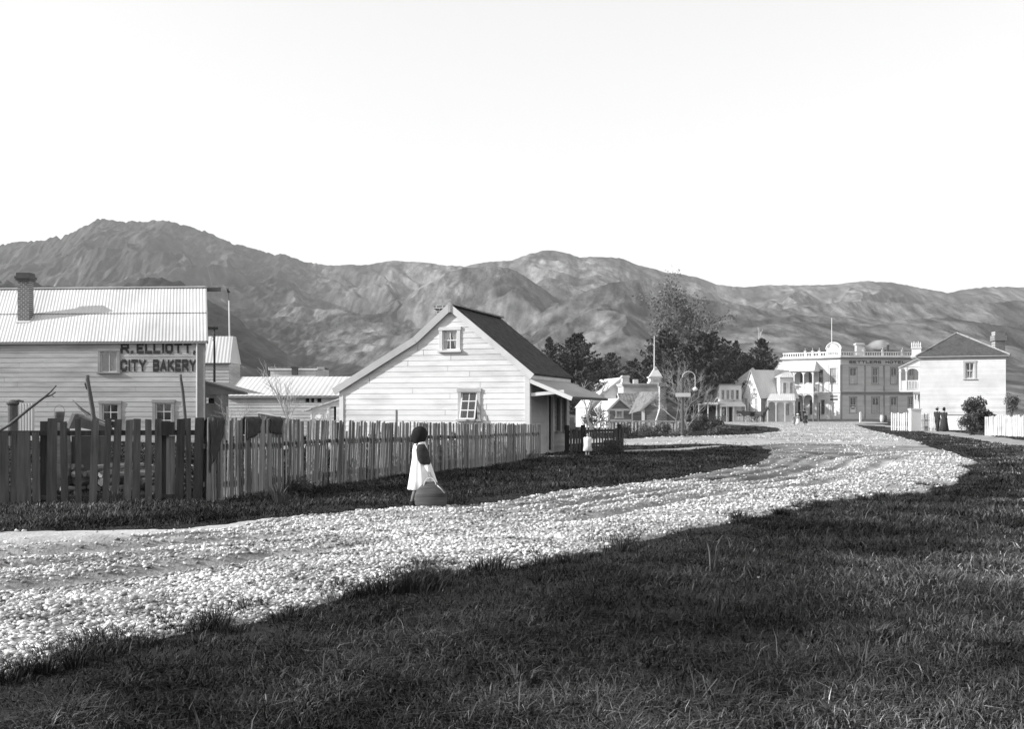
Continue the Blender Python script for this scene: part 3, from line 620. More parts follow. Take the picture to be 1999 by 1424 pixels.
# ---- bakery
def bakery():
    P = rotpl(400, 53, -4.5, 15.5); L = P.L; z0 = -.2
    root = thing('bakery_building', 'grey weatherboard bakery with corrugated iron roof and painted name on its wall', 'bakery', P.pt(L/2, 0, -4))
    ze = P.z(664, L); D = 8.2; zr_ = PZ(564, 53+4.1)
    WU = P.rect(197, 229, 686, 727); WA = P.rect(200, 231, 789, 838); WB = P.rect(304, 335, 787, 838)
    mb = boards(MB(), P, [(0, z0), (L, z0), (L, ze), (0, ze)], [WU, WA, WB], .24, .015); part('wall', mb, M['bakery'], root)
    SK = .38; b_ = P.pt(L-SK*D, 0, -D); S = Plane(tuple(P.pt(L, 0).xy), tuple(b_.xy)); DL = S.L; mb = boards(MB(), S, [(0, z0), (DL, z0), (DL, ze), (DL/2, zr_), (0, ze)], [], .24, .028); part('wall', mb, M['bakery'], root)
    S2 = sidepl(P, 0, D, False); mb = plainwall(MB(), S2, [(0, z0), (D, z0), (D, ze), (D/2, zr_), (0, ze)]); plainwall(mb, Plane(tuple(b_.xy), tuple(P.pt(0, 0, -D).xy)), [(0, z0), (L-SK*D, z0), (L-SK*D, ze), (0, ze)]); part('wall', mb, M['bakery'], root)
    sl = (zr_-ze)/(D/2); o = .18; rr_ = L+.12
    e = lambda u, n, z: P.pt(u+SK*n, z, n)
    # two lengths of sheet lapped half way up
    mb = MB(); zm = ze+(zr_-ze)*.5
    mb.corr(e(-.3, o, ze-o*sl+.07), e(rr_, o, ze-o*sl+.07), e(rr_, -D/4-.05, zm+.08), e(-.3, -D/4-.05, zm+.08), .17, .022)
    mb.corr(e(-.3, -D/4+.08, zm+.10-.08*sl), e(rr_, -D/4+.08, zm+.10-.08*sl), e(rr_, -D/2, zr_+.09), e(-.3, -D/2, zr_+.09), .17, .022)
    mb.corr(e(rr_, -D-o, ze-o*sl+.07), e(-.3, -D-o, ze-o*sl+.07), e(-.3, -D/2, zr_+.09), e(rr_, -D/2, zr_+.09), .25, .02)
    rof = part('roof', mb, M['iron'], root)
    mb = MB(); strip(mb, e(-.3, -D/2, zr_+.11), e(rr_+.02, -D/2, zr_+.11), .05, .3); part('ridge_cap', mb, M['iron'], rof)
    mb = MB(); P.box(mb, -.3, rr_+.05, ze-.17, ze-.05, .0, .16); part('gutter', mb, M['grey'], root)
    mb = MB(); strip(mb, e(rr_+.02, o, ze-o*sl), e(rr_+.02, -D/2, zr_+.03), .17, .03); part('bargeboard', mb, M['grey'], root); mb = MB(); strip(mb, e(rr_+.02, -D/2, zr_+.03), e(rr_+.02, -D, ze), .17, .03); part('bargeboard', mb, M['grey'], root)
    mb = MB(); c = e(L+.45, -D/2, zr_+.0); mb.box((c.x, c.y, zr_-.03), (.85, .12, .2)); part('hoist_beam', mb, M['dark'], root)
    # corner boards and white downpipe
    mb = MB(); u = P.u(392.5); P.box(mb, u-.20, L+.02, z0, ze-.17, .0, .05); part('corner_board', mb, M['grey'], root)
    mb = MB(); u = P.u(385.5); mb.tube([P.pt(u, z0, .07), P.pt(u, ze-.15, .07)], .04, 8); part('downpipe', mb, M['white'], root)
    window(root, P, WU, .14, 'grey', 'offwhite', 2, 1, panel=.97, pm='grey'); window(root, P, WA, .15, 'grey', 'white', 2, 3); window(root, P, WB, .15, 'grey', 'white', 2, 3)
    # lettering
    sc = 53/F_PX
    def T(s, x0, x1, y0, y1):
        u0, u1 = P.u(x0), P.u(x1); zb = P.z(y1, u0); zt = P.z(y0, u0); text(s, P, (u0+u1)/2, zb, zt-zb, u1-u0, root, n=.032, w=.27)
    T('R.', 236, 261, 669.5, 691); T('ELLIOTT,', 267, 382, 669.5, 691); T('CITY', 236, 285, 702, 726); T('BAKERY', 299, 383, 702, 726)
    # brick chimney through the front slope
    cn = -1.65; cx = P.un(50, cn)-SK*cn; c = e(cx, cn, 0); zc0 = ze+1.65*sl-.3; w = 24*sc*.98
    zt = PZ(532, c.y); mb = MB(); zz = PZ(550, c.y)
    mb.box((c.x, c.y, (zc0+zz)/2), (w, w*.9, zz-zc0)); chim = part('chimney', mb, M['brick'], rof)
    mb = MB(); mb.box((c.x, c.y, zz+.06), (w+.14, w+.1, .12)); mb.box((c.x, c.y, zz+.18), (w+.24, w+.18, .12)); mb.box((c.x, c.y, zz+.33), (w+.1, w+.05, .18)); part('chimney_cap', mb, M['dark'], rof)
    mb = MB(); mb.box((c.x, c.y-.05, zc0+.28), (w+.12, w+.1, .1), rx=R(30)); part('flashing', mb, M['white'], rof)
    return P
BP = bakery()

# ---- generic gabled or lean-to block used for the smaller buildings
def block(name, label, cat, P, u0, u1, z0, ze, D, roofm, wallm, ridge=None, gable_front=False, zr=None, holes=(), exp=.22, oh=.12, base=None, lean=None, barge='white', pitch=.3, lip=.025, vert=False, corner=None, group=None, rside=True, wallside=None):
    root = thing(name, label, cat, base or P.pt((u0+u1)/2, 0, -D/2), group); S = sidepl(P, u1, D, True); SL = sidepl(P, u0, D, False)
    Bk = Plane(tuple(P.pt(u1, 0, -D).xy), tuple(P.pt(u0, 0, -D).xy)); LL = u1-u0; e = lambda u, n, z: P.pt(u, z, n)
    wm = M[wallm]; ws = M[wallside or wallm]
    if gable_front:
        ur_ = (u0+u1)/2 if ridge is None else ridge; poly = [(u0, z0), (u1, z0), (u1, ze), (ur_, zr), (u0, ze)]
        part('wall', boards(MB(), P, poly, holes, exp, lip), wm, root)
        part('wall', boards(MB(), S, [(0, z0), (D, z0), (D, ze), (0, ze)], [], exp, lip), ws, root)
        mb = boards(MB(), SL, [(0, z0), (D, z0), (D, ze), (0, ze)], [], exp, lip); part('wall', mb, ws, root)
        part('wall', plainwall(MB(), Bk, [(0, z0), (LL, z0), (LL, ze), (u1-ur_, zr), (0, ze)]), wm, root)
        sr = (zr-ze)/(u1-ur_); s2 = (zr-ze)/(ur_-u0); mb = MB()
        mb.corr(e(u1+oh, oh, ze-oh*sr+.05), e(u1+oh, -D-oh, ze-oh*sr+.05), e(ur_, -D-oh, zr+.05), e(ur_, oh, zr+.05), pitch, .02)
        mb.corr(e(u0-oh, -D-oh, ze-oh*s2+.05), e(u0-oh, oh, ze-oh*s2+.05), e(ur_, oh, zr+.05), e(ur_, -D-oh, zr+.05), pitch, .02)
        part('roof', mb, M[roofm], root)
        for qa, qb in ((e(u1+oh, oh+.02, ze-oh*sr), e(ur_, oh+.02, zr)), (e(ur_, oh+.02, zr), e(u0-oh, oh+.02, ze-oh*s2))): mb = MB(); strip(mb, qa, qb, .16, .04); part('bargeboard', mb, M[barge], root)
    else:
        part('wall', boards(MB(), P, [(u0, z0), (u1, z0), (u1, ze), (u0, ze)], holes, exp, lip), wm, root)
        zb = ze if lean is None else lean; r_ = D if lean is not None else D/2; zr = zr if lean is None else lean
        side = [(0, z0), (D, z0), (D, zb), (D/2, zr), (0, ze)] if lean is None else [(0, z0), (D, z0), (D, lean), (0, ze)]
        sideL = [(0, z0), (D, z0), (D, ze), (D/2, zr), (0, zb)] if lean is None else [(0, z0), (D, z0), (D, ze), (0, lean)]
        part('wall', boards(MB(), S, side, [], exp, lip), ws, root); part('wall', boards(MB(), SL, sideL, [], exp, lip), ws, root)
        part('wall', plainwall(MB(), Bk, [(0, z0), (LL, z0), (LL, zb), (0, zb)]), wm, root)
        sl = (zr-ze)/r_; mb = MB(); mb.corr(e(u0-oh, oh, ze-oh*sl+.05), e(u1+oh, oh, ze-oh*sl+.05), e(u1+oh, -r_, zr+.05), e(u0-oh, -r_, zr+.05), pitch, .02)
        if lean is None: mb.corr(e(u1+oh, -D-oh, ze-oh*sl+.05), e(u0-oh, -D-oh, ze-oh*sl+.05), e(u0-oh, -r_, zr+.05), e(u1+oh, -r_, zr+.05), pitch, .02)
        part('roof', mb, M[roofm], root)
        mb = MB(); P.box(mb, u0-oh, u1+oh, ze-.14, ze-.02, .02, oh+.03); part('gutter', mb, M[barge], root)
        for uu in (u0-oh, u1+oh): mb = MB(); strip(mb, e(uu, oh, ze-oh*sl), e(uu, -r_, zr), .15, .04); part('bargeboard', mb, M[barge], root)
    if corner:
        for qa in (u0, u1-.12): mb = MB(); P.box(mb, qa, qa+.12, z0, ze, 0, lip+.02); part('corner_board', mb, M[corner], root)
    return root

# ---- behind and beside the bakery
P = rotpl(447, 78, -3, 2.2)
r_ = thing('tall_store', 'tall narrow store with pale iron upper part just right of the bakery', 'building', P.pt(1, 0, -1.2)); u0, u1 = -1.6, P.L
zt, zm = P.z(655, u1), P.z(709, u1)
part('wall', boards(MB(), P, [(u0, -.1), (u1, -.1), (u1, zm), (u0, zm)], [], .24, .03), M['bakery'], r_)
S_ = sidepl(P, u1, 2.6, True); part('wall', boards(MB(), S_, [(0, -.1), (2.6, -.1), (2.6, zm), (0, zm)], [], .24, .03), M['bakery'], r_)
mb = MB(); mb.corr(P.pt(u0-.1, zm, .1), P.pt(u1+.1, zm, .1), P.pt(u1, zt, -.9), P.pt(u0, zt, -.9), .25, .02); mb.corr(P.pt(u1+.1, zm, .1), P.pt(u1+.1, zm, -2.6), P.pt(u1, zt, -1.7), P.pt(u1, zt, -.9), .25, .02)
mb.add([P.pt(u0, zt, -.9), P.pt(u1, zt, -.9), P.pt(u1, zt, -1.7), P.pt(u0, zt, -1.7)], [(0, 1, 2, 3)]); part('roof', mb, M['iron'], r_)
mb = MB(); mb.add([P.pt(u1, -.1, -2.6), P.pt(u0, -.1, -2.6), P.pt(u0, zm, -2.6), P.pt(u1, zm, -2.6)], [(0, 1, 2, 3)]); mb.add([P.pt(u0, -.1, -2.6), P.pt(u0, -.1, 0), P.pt(u0, zm, 0), P.pt(u0, zm, -2.6)], [(0, 1, 2, 3)]); part('wall', mb, M['bakery'], r_)
mb = MB(); P.box(mb, u0-.1, u1+.12, zm-.1, zm, 0, .16); part('eave', mb, M['dark'], r_)
def pole(name, label, cat, px, ytop, ybot, Y, r, m, group=None, taper=.6):
    x, y = rt(px, Y); zt = PZ(ytop, Y); zb = PZ(ybot, Y)
    mb = MB(); mb.tube([(x, y, zb), (x, y, (zb+zt)/2), (x, y, zt)], [r, r*(1+taper)/2, r*taper], 8); o = link(name, bpy.data.meshes.new(name), None)
    bpy.data.objects.remove(o); me = bpy.data.meshes.new(name); me.from_pydata([tuple(v) for v in mb.v], [], mb.f); o = link(name, me, M[m]); recentre(o, (x, y, zb)); return tag(o, label, cat, group)
r_ = thing('flagpole', 'thin white flagpole with small dark vane on the tall store beside the bakery', 'flagpole', (PX(448, 79), 79, PZ(657, 79)))
mb = MB(); mb.tube([(PX(448, 79), 79, PZ(657, 79)), (PX(447, 79), 79, PZ(587, 79))], .055, 8); part('pole', mb, M['white'], r_)
mb = MB(); mb.tube([(PX(447, 79), 79, PZ(588, 79)), (PX(445.5, 79), 79, PZ(562, 79))], .02, 6); mb.prism([(PX(442, 79), 79, PZ(562, 79)), (PX(450, 79), 79, PZ(571, 79)), (PX(444, 79), 79, PZ(572, 79))], (0, .03, 0)); part('vane', mb, M['black'], r_)
r_ = thing('telegraph_pole', 'dark slender telegraph pole with short crossarm behind the bakery corner', 'telegraph pole', (PX(418.5, 70), 70, 0))
mb = MB(); mb.tube([(PX(418.5, 70), 70, -.2), (PX(418.5, 70), 70, PZ(638, 70))], [.10, .06], 8); part('pole', mb, M['black'], r_)
mb = MB(); mb.box((PX(415.5, 70), 69.92, PZ(641.5, 70)), (.70, .1, .17)); part('crossarm', mb, M['black'], r_)
for dz in (650, 657, 663):
    mb = MB(); mb.tube([(PX(418.5, 70), 69.9, PZ(dz, 70)-.1), (PX(418.5, 70), 69.9, PZ(dz, 70)+.08)], [.10, .06], 8); part('insulator', mb, M['dark'], r_)
P = rotpl(486, 57, -4.5, 3.4)     # lean-to at the bakery's right end, dark gable triangle
r_ = thing('lean_to', 'low lean-to with sloping dark end against the right side of the bakery', 'lean-to', P.pt(1, 0, -1.5)); u0, u1 = P.u(400), P.u(484)
zA, zB = P.z(745, u0), P.z(768, u1); uw = P.u(446)
mb = boards(MB(), P, [(u0, -.1), (uw, -.1), (uw, zB), (u0, zB)], [(P.u(403), P.u(418), P.z(788, u0), P.z(777, u0))], .24, .02); part('wall', mb, M['timber'], r_)
mb = MB(); plainwall(mb, P, [(u0, zB+.02), (u1-.1, zB+.02), (u0, zA-.02)], .05); P.box(mb, u0, u1, zB-.07, zB+.02, 0, .08); part('gable', mb, M['grey'], r_)
mb = MB(); mb.corr(P.pt(u0, zA, .15), P.pt(u0, zA, -3), P.pt(u1, zB, -3), P.pt(u1, zB, .15), .3, .02); part('roof', mb, M['irongrey'], r_)
mb = MB(); strip(mb, P.pt(u0, zA+.01, .18), P.pt(u1, zB+.0, .18), .09, .04); part('bargeboard', mb, M['grey'], r_)
mb = MB(); mb.add([P.pt(P.u(403), P.z(788, u0), -.3), P.pt(P.u(418), P.z(788, u0), -.3), P.pt(P.u(418), P.z(777, u0), -.3), P.pt(P.u(403), P.z(777, u0), -.3)], [(0, 1, 2, 3)]); part('opening', mb, M['void'], r_)
mb = MB(); mb.box(P.pt(P.u(444.5), .8, .1), (.09, .09, 1.9)); part('post', mb, M['white'], r_)

P = rotpl(665, 66, -4.5, 7.2)     # long low white building
u0, u1 = P.u(446), P.L; ze = P.z(773, u1)
vents = [(P.u(a), P.u(b), P.z(786, u1), P.z(775.5, u1)) for a, b in ((596.5, 604), (607.5, 613.5), (619.5, 627.5))]
r_ = block('long_store', 'long low white building with pale iron roof between the bakery and the cottage', 'building', P, u0, u1, -.1, ze, 6.0, 'iron', 'offwhite', zr=PZ(737, 69), holes=vents, exp=.2, lip=.02, barge='grey')
for v in vents:
    mb = MB(); mb.add([P.pt(v[0], v[2], -.12), P.pt(v[1], v[2], -.12), P.pt(v[1], v[3], -.12), P.pt(v[0], v[3], -.12)], [(0, 1, 2, 3)]); part('vent', mb, M['void'], r_)
P = rotpl(617, 76, -3, 3.2)
u0, u1 = P.u(528), P.L
r_ = block('rear_building', 'white boarded upper storey showing above the long low roof', 'building', P, u0, u1, -.1, P.z(719, u1), 4, 'iron', 'offwhite', zr=P.z(717, u1), exp=.2, barge='white')
mb = MB(); mb.box((PX(578.5, 76), 75.5, PZ(725.5, 76)), (.38, .38, .55)); mb.box((PX(578.5, 76), 75.5, PZ(718.5, 76)), (.46, .46, .08)); part('chimney', mb, M['dark'], r_)
P = rotpl(665, 44, -10, 1.3)      # shed with open door against the cottage
u0, u1 = P.u(607), P.L; zl, zr2 = P.z(800, u0), P.z(780, u1); dr = (P.u(645.5), P.u(656.5), -.1, P.z(794, u1))
r_ = thing('lean_to', 'small white shed with sloping roof and dark doorway against the cottage', 'shed', P.pt(.6, 0, -1))
part('wall', boards(MB(), P, [(u0, -.1), (u1, -.1), (u1, zr2), (u0, zl)], [dr], .185, .02), M['cottage'], r_)
S2 = sidepl(P, u0, 2.2, False); part('wall', plainwall(MB(), S2, [(0, -.1), (2.2, -.1), (2.2, zl), (0, zl)]), M['timber'], r_)
mb = MB(); mb.slab([P.pt(u0-.35, zl-.05, .12), P.pt(u1, zr2+.05, .12), P.pt(u1, zr2+.05, -2.3), P.pt(u0-.35, zl-.05, -2.3)], .05); part('roof', mb, M['iron'], r_)
mb = MB(); mb.add([P.pt(dr[0], dr[2], -.4), P.pt(dr[1], dr[2], -.4), P.pt(dr[1], dr[3], -.4), P.pt(dr[0], dr[3], -.4)], [(0, 1, 2, 3)]); part('doorway', mb, M['void'], r_)
mb = MB(); P.box(mb, P.u(639), P.u(644), -.1, dr[3]+.05, 0, .05); P.box(mb, u0, u0+.06, -.1, zl-.02, 0, .05); part('door_frame', mb, M['white'], r_)
# yard fence of dark upright boards
r_ = thing('yard_fence', 'dark board fence sloping down beside the bare tree in the back yard', 'fence', (PX(540, 48), 48, 0))
for k in range(15):
    px = 506+k*5.1; z = PZ(806+.9*k, 48); mb = MB(); mb.box((PX(px, 48), 48+.02*(k % 2), z/2), (.105, .025, z)); part('board', mb, M['timber_h'], r_)
mb = MB(); strip(mb, (PX(503, 48), 47.95, PZ(806, 48)), (PX(578, 48), 47.95, PZ(819, 48)), .05, .06); part('rail', mb, M['white'], r_)

# ---- middle distance, right of the cottage
YB = 92
P = rotpl(1240, 90, 6, 2.6)      # small boarded cottage with bright left roof slope
u0, u1 = P.u(1187), P.u(1235.5); ua = P.u(1209); ze = P.z(801, u0); zr = P.z(779, ua)
wn = P.rect(1203.5, 1214.5, 803.5, 816)
r_ = block('boarded_hut', 'small hut with dark front boards and white left roof slope behind the low pickets', 'hut', P, u0, u1, -.1, ze, 7, 'iron', 'timber_h', ridge=ua, gable_front=True, zr=zr, holes=[wn], exp=.2, barge='offwhite', corner='white', wallside='white')
window(r_, P, wn, .1, 'white', 'offwhite', 2, 1, panel=.9)
mb = MB(); P.box(mb, u0, u1, ze-.06, ze+.1, .02, .06); P.box(mb, u0, u1, P.z(823, u0), P.z(819, u0), .02, .06); part('band', mb, M['white'], r_)
P = rotpl(1196, 98, 6, 2.6)
r_ = block('boarded_hut', 'narrow white gabled hut furthest left beside the cottage verandah', 'hut', P, P.u(1153), P.u(1182), -.1, P.z(794, 1.2), 8, 'iron', 'white', ridge=P.u(1178), gable_front=True, zr=P.z(765, 1.2), exp=.2, corner='white')
P = rotpl(1340, 84, -8, 4.2)     # dark weatherboard barn
u0, u1 = P.u(1253), P.u(1340); ua = P.u(1289); ze = P.z(800, u0); zr = P.z(767, ua)
r_ = block('old_barn', 'weathered unpainted barn with steep patched roof and brick chimney', 'barn', P, u0, u1, -.1, ze, 4.5, 'irongrey', 'timber_h', ridge=ua, gable_front=True, zr=zr, exp=.17, barge='grey', wallside='timber_h')
mb = MB(); P.box(mb, u0-.02, u0+.22, -.1, ze, .02, .06); part('corner_board', mb, M['white'], r_)
e = lambda u, n, z: P.pt(u, z, n)
ul = P.u(1226)
q1 = (PX(1227, 87.5), 87.5, PZ(809, 87.5)); q2 = (PX(1249, 88), 88, PZ(765, 88)); mb = MB(); mb.corr(q1, e(u0-.15, .1, ze-.1), e(ua, .1, zr+.06), q2, .3, .02); part('roof', mb, M['shinglel'], r_, label='patched shingle slope stained dark')
c = P.pt(P.u(1293), 0, .32); mb = MB(); zc = PZ(754, c.y); mb.box((c.x, c.y, zc/2+.9), (.52, .5, zc-1.8)); mb.hexa([(c.x-.55, c.y-.27, -.1), (c.x+.35, c.y-.27, -.1), (c.x+.35, c.y+.27, -.1), (c.x-.55, c.y+.27, -.1), (c.x-.26, c.y-.25, 2.0), (c.x+.26, c.y-.25, 2.0), (c.x+.26, c.y+.25, 2.0), (c.x-.26, c.y+.25, 2.0)]); part('chimney', mb, M['brick'], r_)
mb = MB(); mb.box((c.x, c.y, zc+.02), (.66, .62, .16)); mb.box((c.x, c.y, zc+.18), (.56, .54, .14)); part('chimney_cap', mb, M['brick'], r_)
mb = MB(); Yc = c.y-.35; pts = [(PX(1287.5, Yc), Yc, PZ(755, Yc)), (PX(1288, Yc), Yc, PZ(799, Yc)), (PX(1280.5, Yc), Yc, PZ(822, Yc)), (PX(1280, Yc), Yc, 0)]; mb.tube(pts, .06, 8); part('downpipe', mb, M['white'], r_)
P2 = rotpl(1324, 87, -4, 1.6)
# rendered parapet building (classical) with corner turret
P = rotpl(1290, 112, 3, 6.0); u0, u1 = P.u(1217), P.u(1288); D = 9
r_ = thing('parapet_building', 'pale rendered building with moulded parapet and pyramid capped corner turret', 'building', P.pt((u0+u1)/2, 0, -D/2)); zt = P.z(754, u1)
mb = MB(); P.box(mb, u0, u1, -.1, zt, -D, 0); part('wall', mb, M['stone'], r_)
mb = MB(); P.box(mb, u0-.12, u1+.15, zt-.02, zt+.13, -D, .18); P.box(mb, u0-.2, u1+.22, zt+.13, zt+.25, -D, .26); P.box(mb, u0-.05, u1+.05, P.z(770, u1), P.z(768, u1), -D, .08); part('cornice', mb, M['stone'], r_)
for ux in (P.u(1222), P.u(1226.5)+1.6*0+5.0*0):
    pass
mb = MB(); ux = P.u(1221.5)
for a, b, w in ((0, .1, .42), (.1, .48, .34), (.48, .58, .44), (.58, .66, .36)): P.box(mb, ux-w, ux+w, zt+.25+a*1.25, zt+.25+b*1.25, -1.0, .1+w*.1)
pd = part('pedestal', mb, M['stone'], r_)
for px in (1247, 1252):
    mb = MB(); ux = P.u(px); P.box(mb, ux-.13, ux+.13, zt+.2, zt+.75, -3, -2.6); part('vent_pipe', mb, M['stone'], r_)
mb = MB(); ut = P.u(1281); 
for a, b, w in ((0, .18, .62), (.18, .58, .5), (.58, .72, .64)): P.box(mb, ut-w*1.0-.1, ut+w, zt+.25+a, zt+.25+b, -1.3, .15)
for k in (-.3, .0, .3): P.box(mb, ut+k-.1, ut+k+.02, zt+.5, zt+.75, .12, .2)
tr = part('turret', mb, M['stone'], r_)
zb = zt+.97; top = PZ(716, 112); c = P.pt(ut+.02, 0, -.55); mb = MB(); 
rings = [[(c.x+w*sx, c.y+w*sy, z) for sx, sy in ((-1, -1), (1, -1), (1, 1), (-1, 1))] for w, z in ((.62, zb), (.58, zb+.1), (.22, zb+.72*(top-zb)), (.16, top-.12), (.06, top))]
mb.loft(rings); part('turret_cap', mb, M['stone'], tr)
r2 = thing('flagpole', 'white flagpole standing on the pyramid capped turret', 'flagpole', (PX(1278, 112), 112.3, top-.3)); mb = MB(); mb.tube([(PX(1278, 112), 112.3, top-.9), (PX(1278, 112), 112.3, PZ(657, 112)-.3), (PX(1278, 112), 112.3, PZ(655, 112))], [.07, .04, .03], 8); part('pole', mb, M['white'], r2)
P = rotpl(1222, 116, 10, 5.0); u0, u1 = P.u(1181), P.u(1228)   # white gable hall to the left
r_ = block('white_hall', 'bright white gabled hall next to the parapet building', 'hall', P, u0, u1, -.1, P.z(765, u0), 9, 'iron', 'white', ridge=P.u(1214), gable_front=True, zr=P.z(738, u1), exp=.25, barge='white')
P = rotpl(1240, 100, 3, 1.3)     # intermediate grey shed roof between
u0, u1 = P.u(1214), P.u(1262)
r_ = block('boarded_hut', 'weathered boarded shed half hidden between the small hut and the barn', 'shed', P, u0, u1, -.1, P.z(790, u0), 4, 'shinglel', 'timber_h', zr=P.z(768, u0), exp=.2, barge='offwhite')
# ---- shops by the hotel
P = rotpl(1449, 148, 3, 3.2); u0, u1 = P.u(1404.5), P.u(1447.5); zt = P.z(752, u0); zv = P.z(784, u0)
ups = [P.rect(a, a+5.4, 762, 780) for a in (1408.5, 1418, 1427, 1436.5)]
r_ = thing('corner_shop', 'small white shop with square false front, four narrow upper windows and a verandah', 'shop', P.pt((u0+u1)/2, 0, -3)); D = 6
dwn = P.rect(1409, 1419, 797, 813); door = (P.u(1423), P.u(1429), 0, P.z(795, u0)); 
part('wall', boards(MB(), P, [(u0, -.1), (u1, -.1), (u1, zt), (u0, zt)], ups+[dwn, door], .25, .02), M['white'], r_)
S = sidepl(P, u1, D); SL = sidepl(P, u0, D, False); mb = plainwall(MB(), S, [(0, -.1), (D, -.1), (D, zt-1.2), (0, zt)]); plainwall(mb, SL, [(0, -.1), (D, -.1), (D, zt), (0, zt-1.2)]); plainwall(mb, Plane(tuple(P.pt(u1, 0, -D).xy), tuple(P.pt(u0, 0, -D).xy)), [(0, -.1), (u1-u0, -.1), (u1-u0, zt-1.2), (0, zt-1.2)]); part('wall', mb, M['white'], r_)
mb = MB(); mb.add([P.pt(u0, zt-.1, -.1), P.pt(u1, zt-.1, -.1), P.pt(u1, zt-1.2, -D), P.pt(u0, zt-1.2, -D)], [(0, 1, 2, 3)]); part('roof', mb, M['irongrey'], r_)
mb = MB(); P.box(mb, u0-.1, u1+.1, zt-.02, zt+.12, -.1, .15); part('cornice', mb, M['grey'], r_)
for w in ups: window(r_, P, w, .05, 'offwhite', 'grey', 1, 2, bar=.05)
window(r_, P, dwn, .08, 'grey', 'dark', 2, 1, bar=.04)
mb = MB(); P.box(mb, door[0], door[1], 0, door[3], -.12, -.05); part('door', mb, M['black'], r_)
mb = MB(); vo = 2.2; mb.corr(P.pt(u0-.5, zv-.55, vo), P.pt(u1, zv-.55, vo), P.pt(u1, zv, .03), P.pt(u0-.5, zv, .03), .3, .02); vr = part('verandah_roof', mb, M['grey'], r_)
mb = MB(); P.box(mb, u0-.5, u1, zv-.72, zv-.5, vo-.05, vo+.02); part('fascia', mb, M['offwhite'], vr)
for px in (1400, 1411, 1424.5, 1447):
    mb = MB(); u = P.u(px); P.box(mb, u-.06, u+.06, 0, zv-.6, vo-.12, vo); part('post', mb, M['offwhite'], vr)
mb = MB(); P.box(mb, u0, P.u(1419), 0, .9, .02, .07); part('shopfront', mb, M['grey'], r_)
P = rotpl(1452, 150, 0, 12)      # open canopy running out of the shop to the left
r_ = thing('awning', 'long low awning on posts running left from the small corner shop', 'awning', (PX(1380, 148), 147, 0)); mb = MB(); 
mb.slab([(PX(1362, 146), 146, PZ(790, 146)), (PX(1402, 146), 146, PZ(790, 146)), (PX(1402, 149), 149, PZ(786, 149)), (PX(1362, 149), 149, PZ(786, 149))], .06); part('roof', mb, M['white'], r_)
for px in (1364, 1382, 1399):
    mb = MB(); mb.box((PX(px, 146.1), 146.1, PZ(791, 146)/2), (.13, .13, PZ(791, 146))); part('post', mb, M['white'], r_)
mb = MB(); strip(mb, (PX(1392, 146), 145.9, PZ(788, 146)), (PX(1399, 146), 145.9, PZ(777, 146)), .12, .06); part('brace', mb, M['white'], r_)
P = rotpl(1492, 158, -14, 6)     # big roof behind
r_ = block('large_store', 'large store whose pale hipped iron roof rises behind the corner shop', 'building', P, P.u(1410), P.u(1500), -.1, P.z(765, 3), 10, 'iron', 'white', ridge=P.u(1470), gable_front=True, zr=P.z(719, 3), exp=.3, pitch=.4)
P = rotpl(1485.5, 146, -65, 5.7)      # steep gable fronted building
u0, u1 = P.u(1450), P.L; ua = P.u(1467); ze = P.z(776, u1); zr = P.z(723, ua)
wn = [P.rect(1453.5, 1459.5, 778, 803), P.rect(1473.5, 1479.5, 778, 803)]; dr = (P.u(1463.5), P.u(1469), 0, P.z(789, u0))
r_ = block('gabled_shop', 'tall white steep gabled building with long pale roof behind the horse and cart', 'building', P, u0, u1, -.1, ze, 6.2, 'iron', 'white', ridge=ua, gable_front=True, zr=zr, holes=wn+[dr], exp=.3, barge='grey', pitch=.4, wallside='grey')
for w in wn: window(r_, P, w, .07, 'white', 'offwhite', 1, 2, panel=.97, bar=.05)
mb = MB(); P.box(mb, dr[0], dr[1], 0, dr[3], -.1, -.04); dd = part('door', mb, M['offwhite'], r_)
mb = MB(); P.box(mb, dr[0]-.08, dr[1]+.08, dr[3], dr[3]+.1, 0, .05); P.box(mb, dr[0]-.1, dr[0], 0, dr[3], 0, .05); part('frame', mb, M['grey'], dd)
mb = MB(); u = P.u(1466.5); P.box(mb, u-.15, u+.15, P.z(744, u0), P.z(736, u0), .0, .06); part('louvre', mb, M['offwhite'], r_)
# arched verandah in front of a two storey white house, x 1497..1553
YV = 144
P = rotpl(1553, YV, 2, 4.0); u0, u1 = P.u(1497.5), P.L; zv0, zv1 = P.z(783, u0), P.z(774, u0)
r_ = thing('verandah_shop', 'white two storey shop with arched street verandah beside the gabled building', 'shop', P.pt(2, 0, -3))
PW = Plane(tuple(P.pt(u0+1.0, 0, -2.2).xy), tuple(P.pt(u1+.3, 0, -2.2).xy)); LW = PW.L; zt = PW.z(737, 1)
ws = [PW.rect(1529, 1534.5, 748, 768), PW.rect(1541.5, 1547.5, 748, 768), PW.rect(1534, 1541, 789, 811)]
part('wall', boards(MB(), PW, [(0, -.1), (LW, -.1), (LW, zt), (LW*.52, zt), (LW*.5, zv1+.3), (0, zv1+.3)], ws, .28, .02), M['white'], r_)
for w in ws: window(r_, PW, w, .06, 'offwhite', 'grey', 1, 2, bar=.05)
mb = MB(); PW.box(mb, PW.u(1523), LW, -.1, zt-.05, -1.6, -.1); part('wall', mb, M['white'], r_)
mb = MB(); a0 = PW.u(1521); mb.corr(PW.pt(a0, zt, .25), PW.pt(LW+.2, zt, .25), PW.pt(LW+.2, zt+.75, -1.7), PW.pt(a0+1.2, zt+.75, -1.7), .35, .02); mb.corr(PW.pt(a0, zt, -3), PW.pt(a0, zt, .25), PW.pt(a0+1.2, zt+.75, -1.7), PW.pt(a0+1.2, zt+.75, -1.8), .35, .02); part('roof', mb, M['iron'], r_)
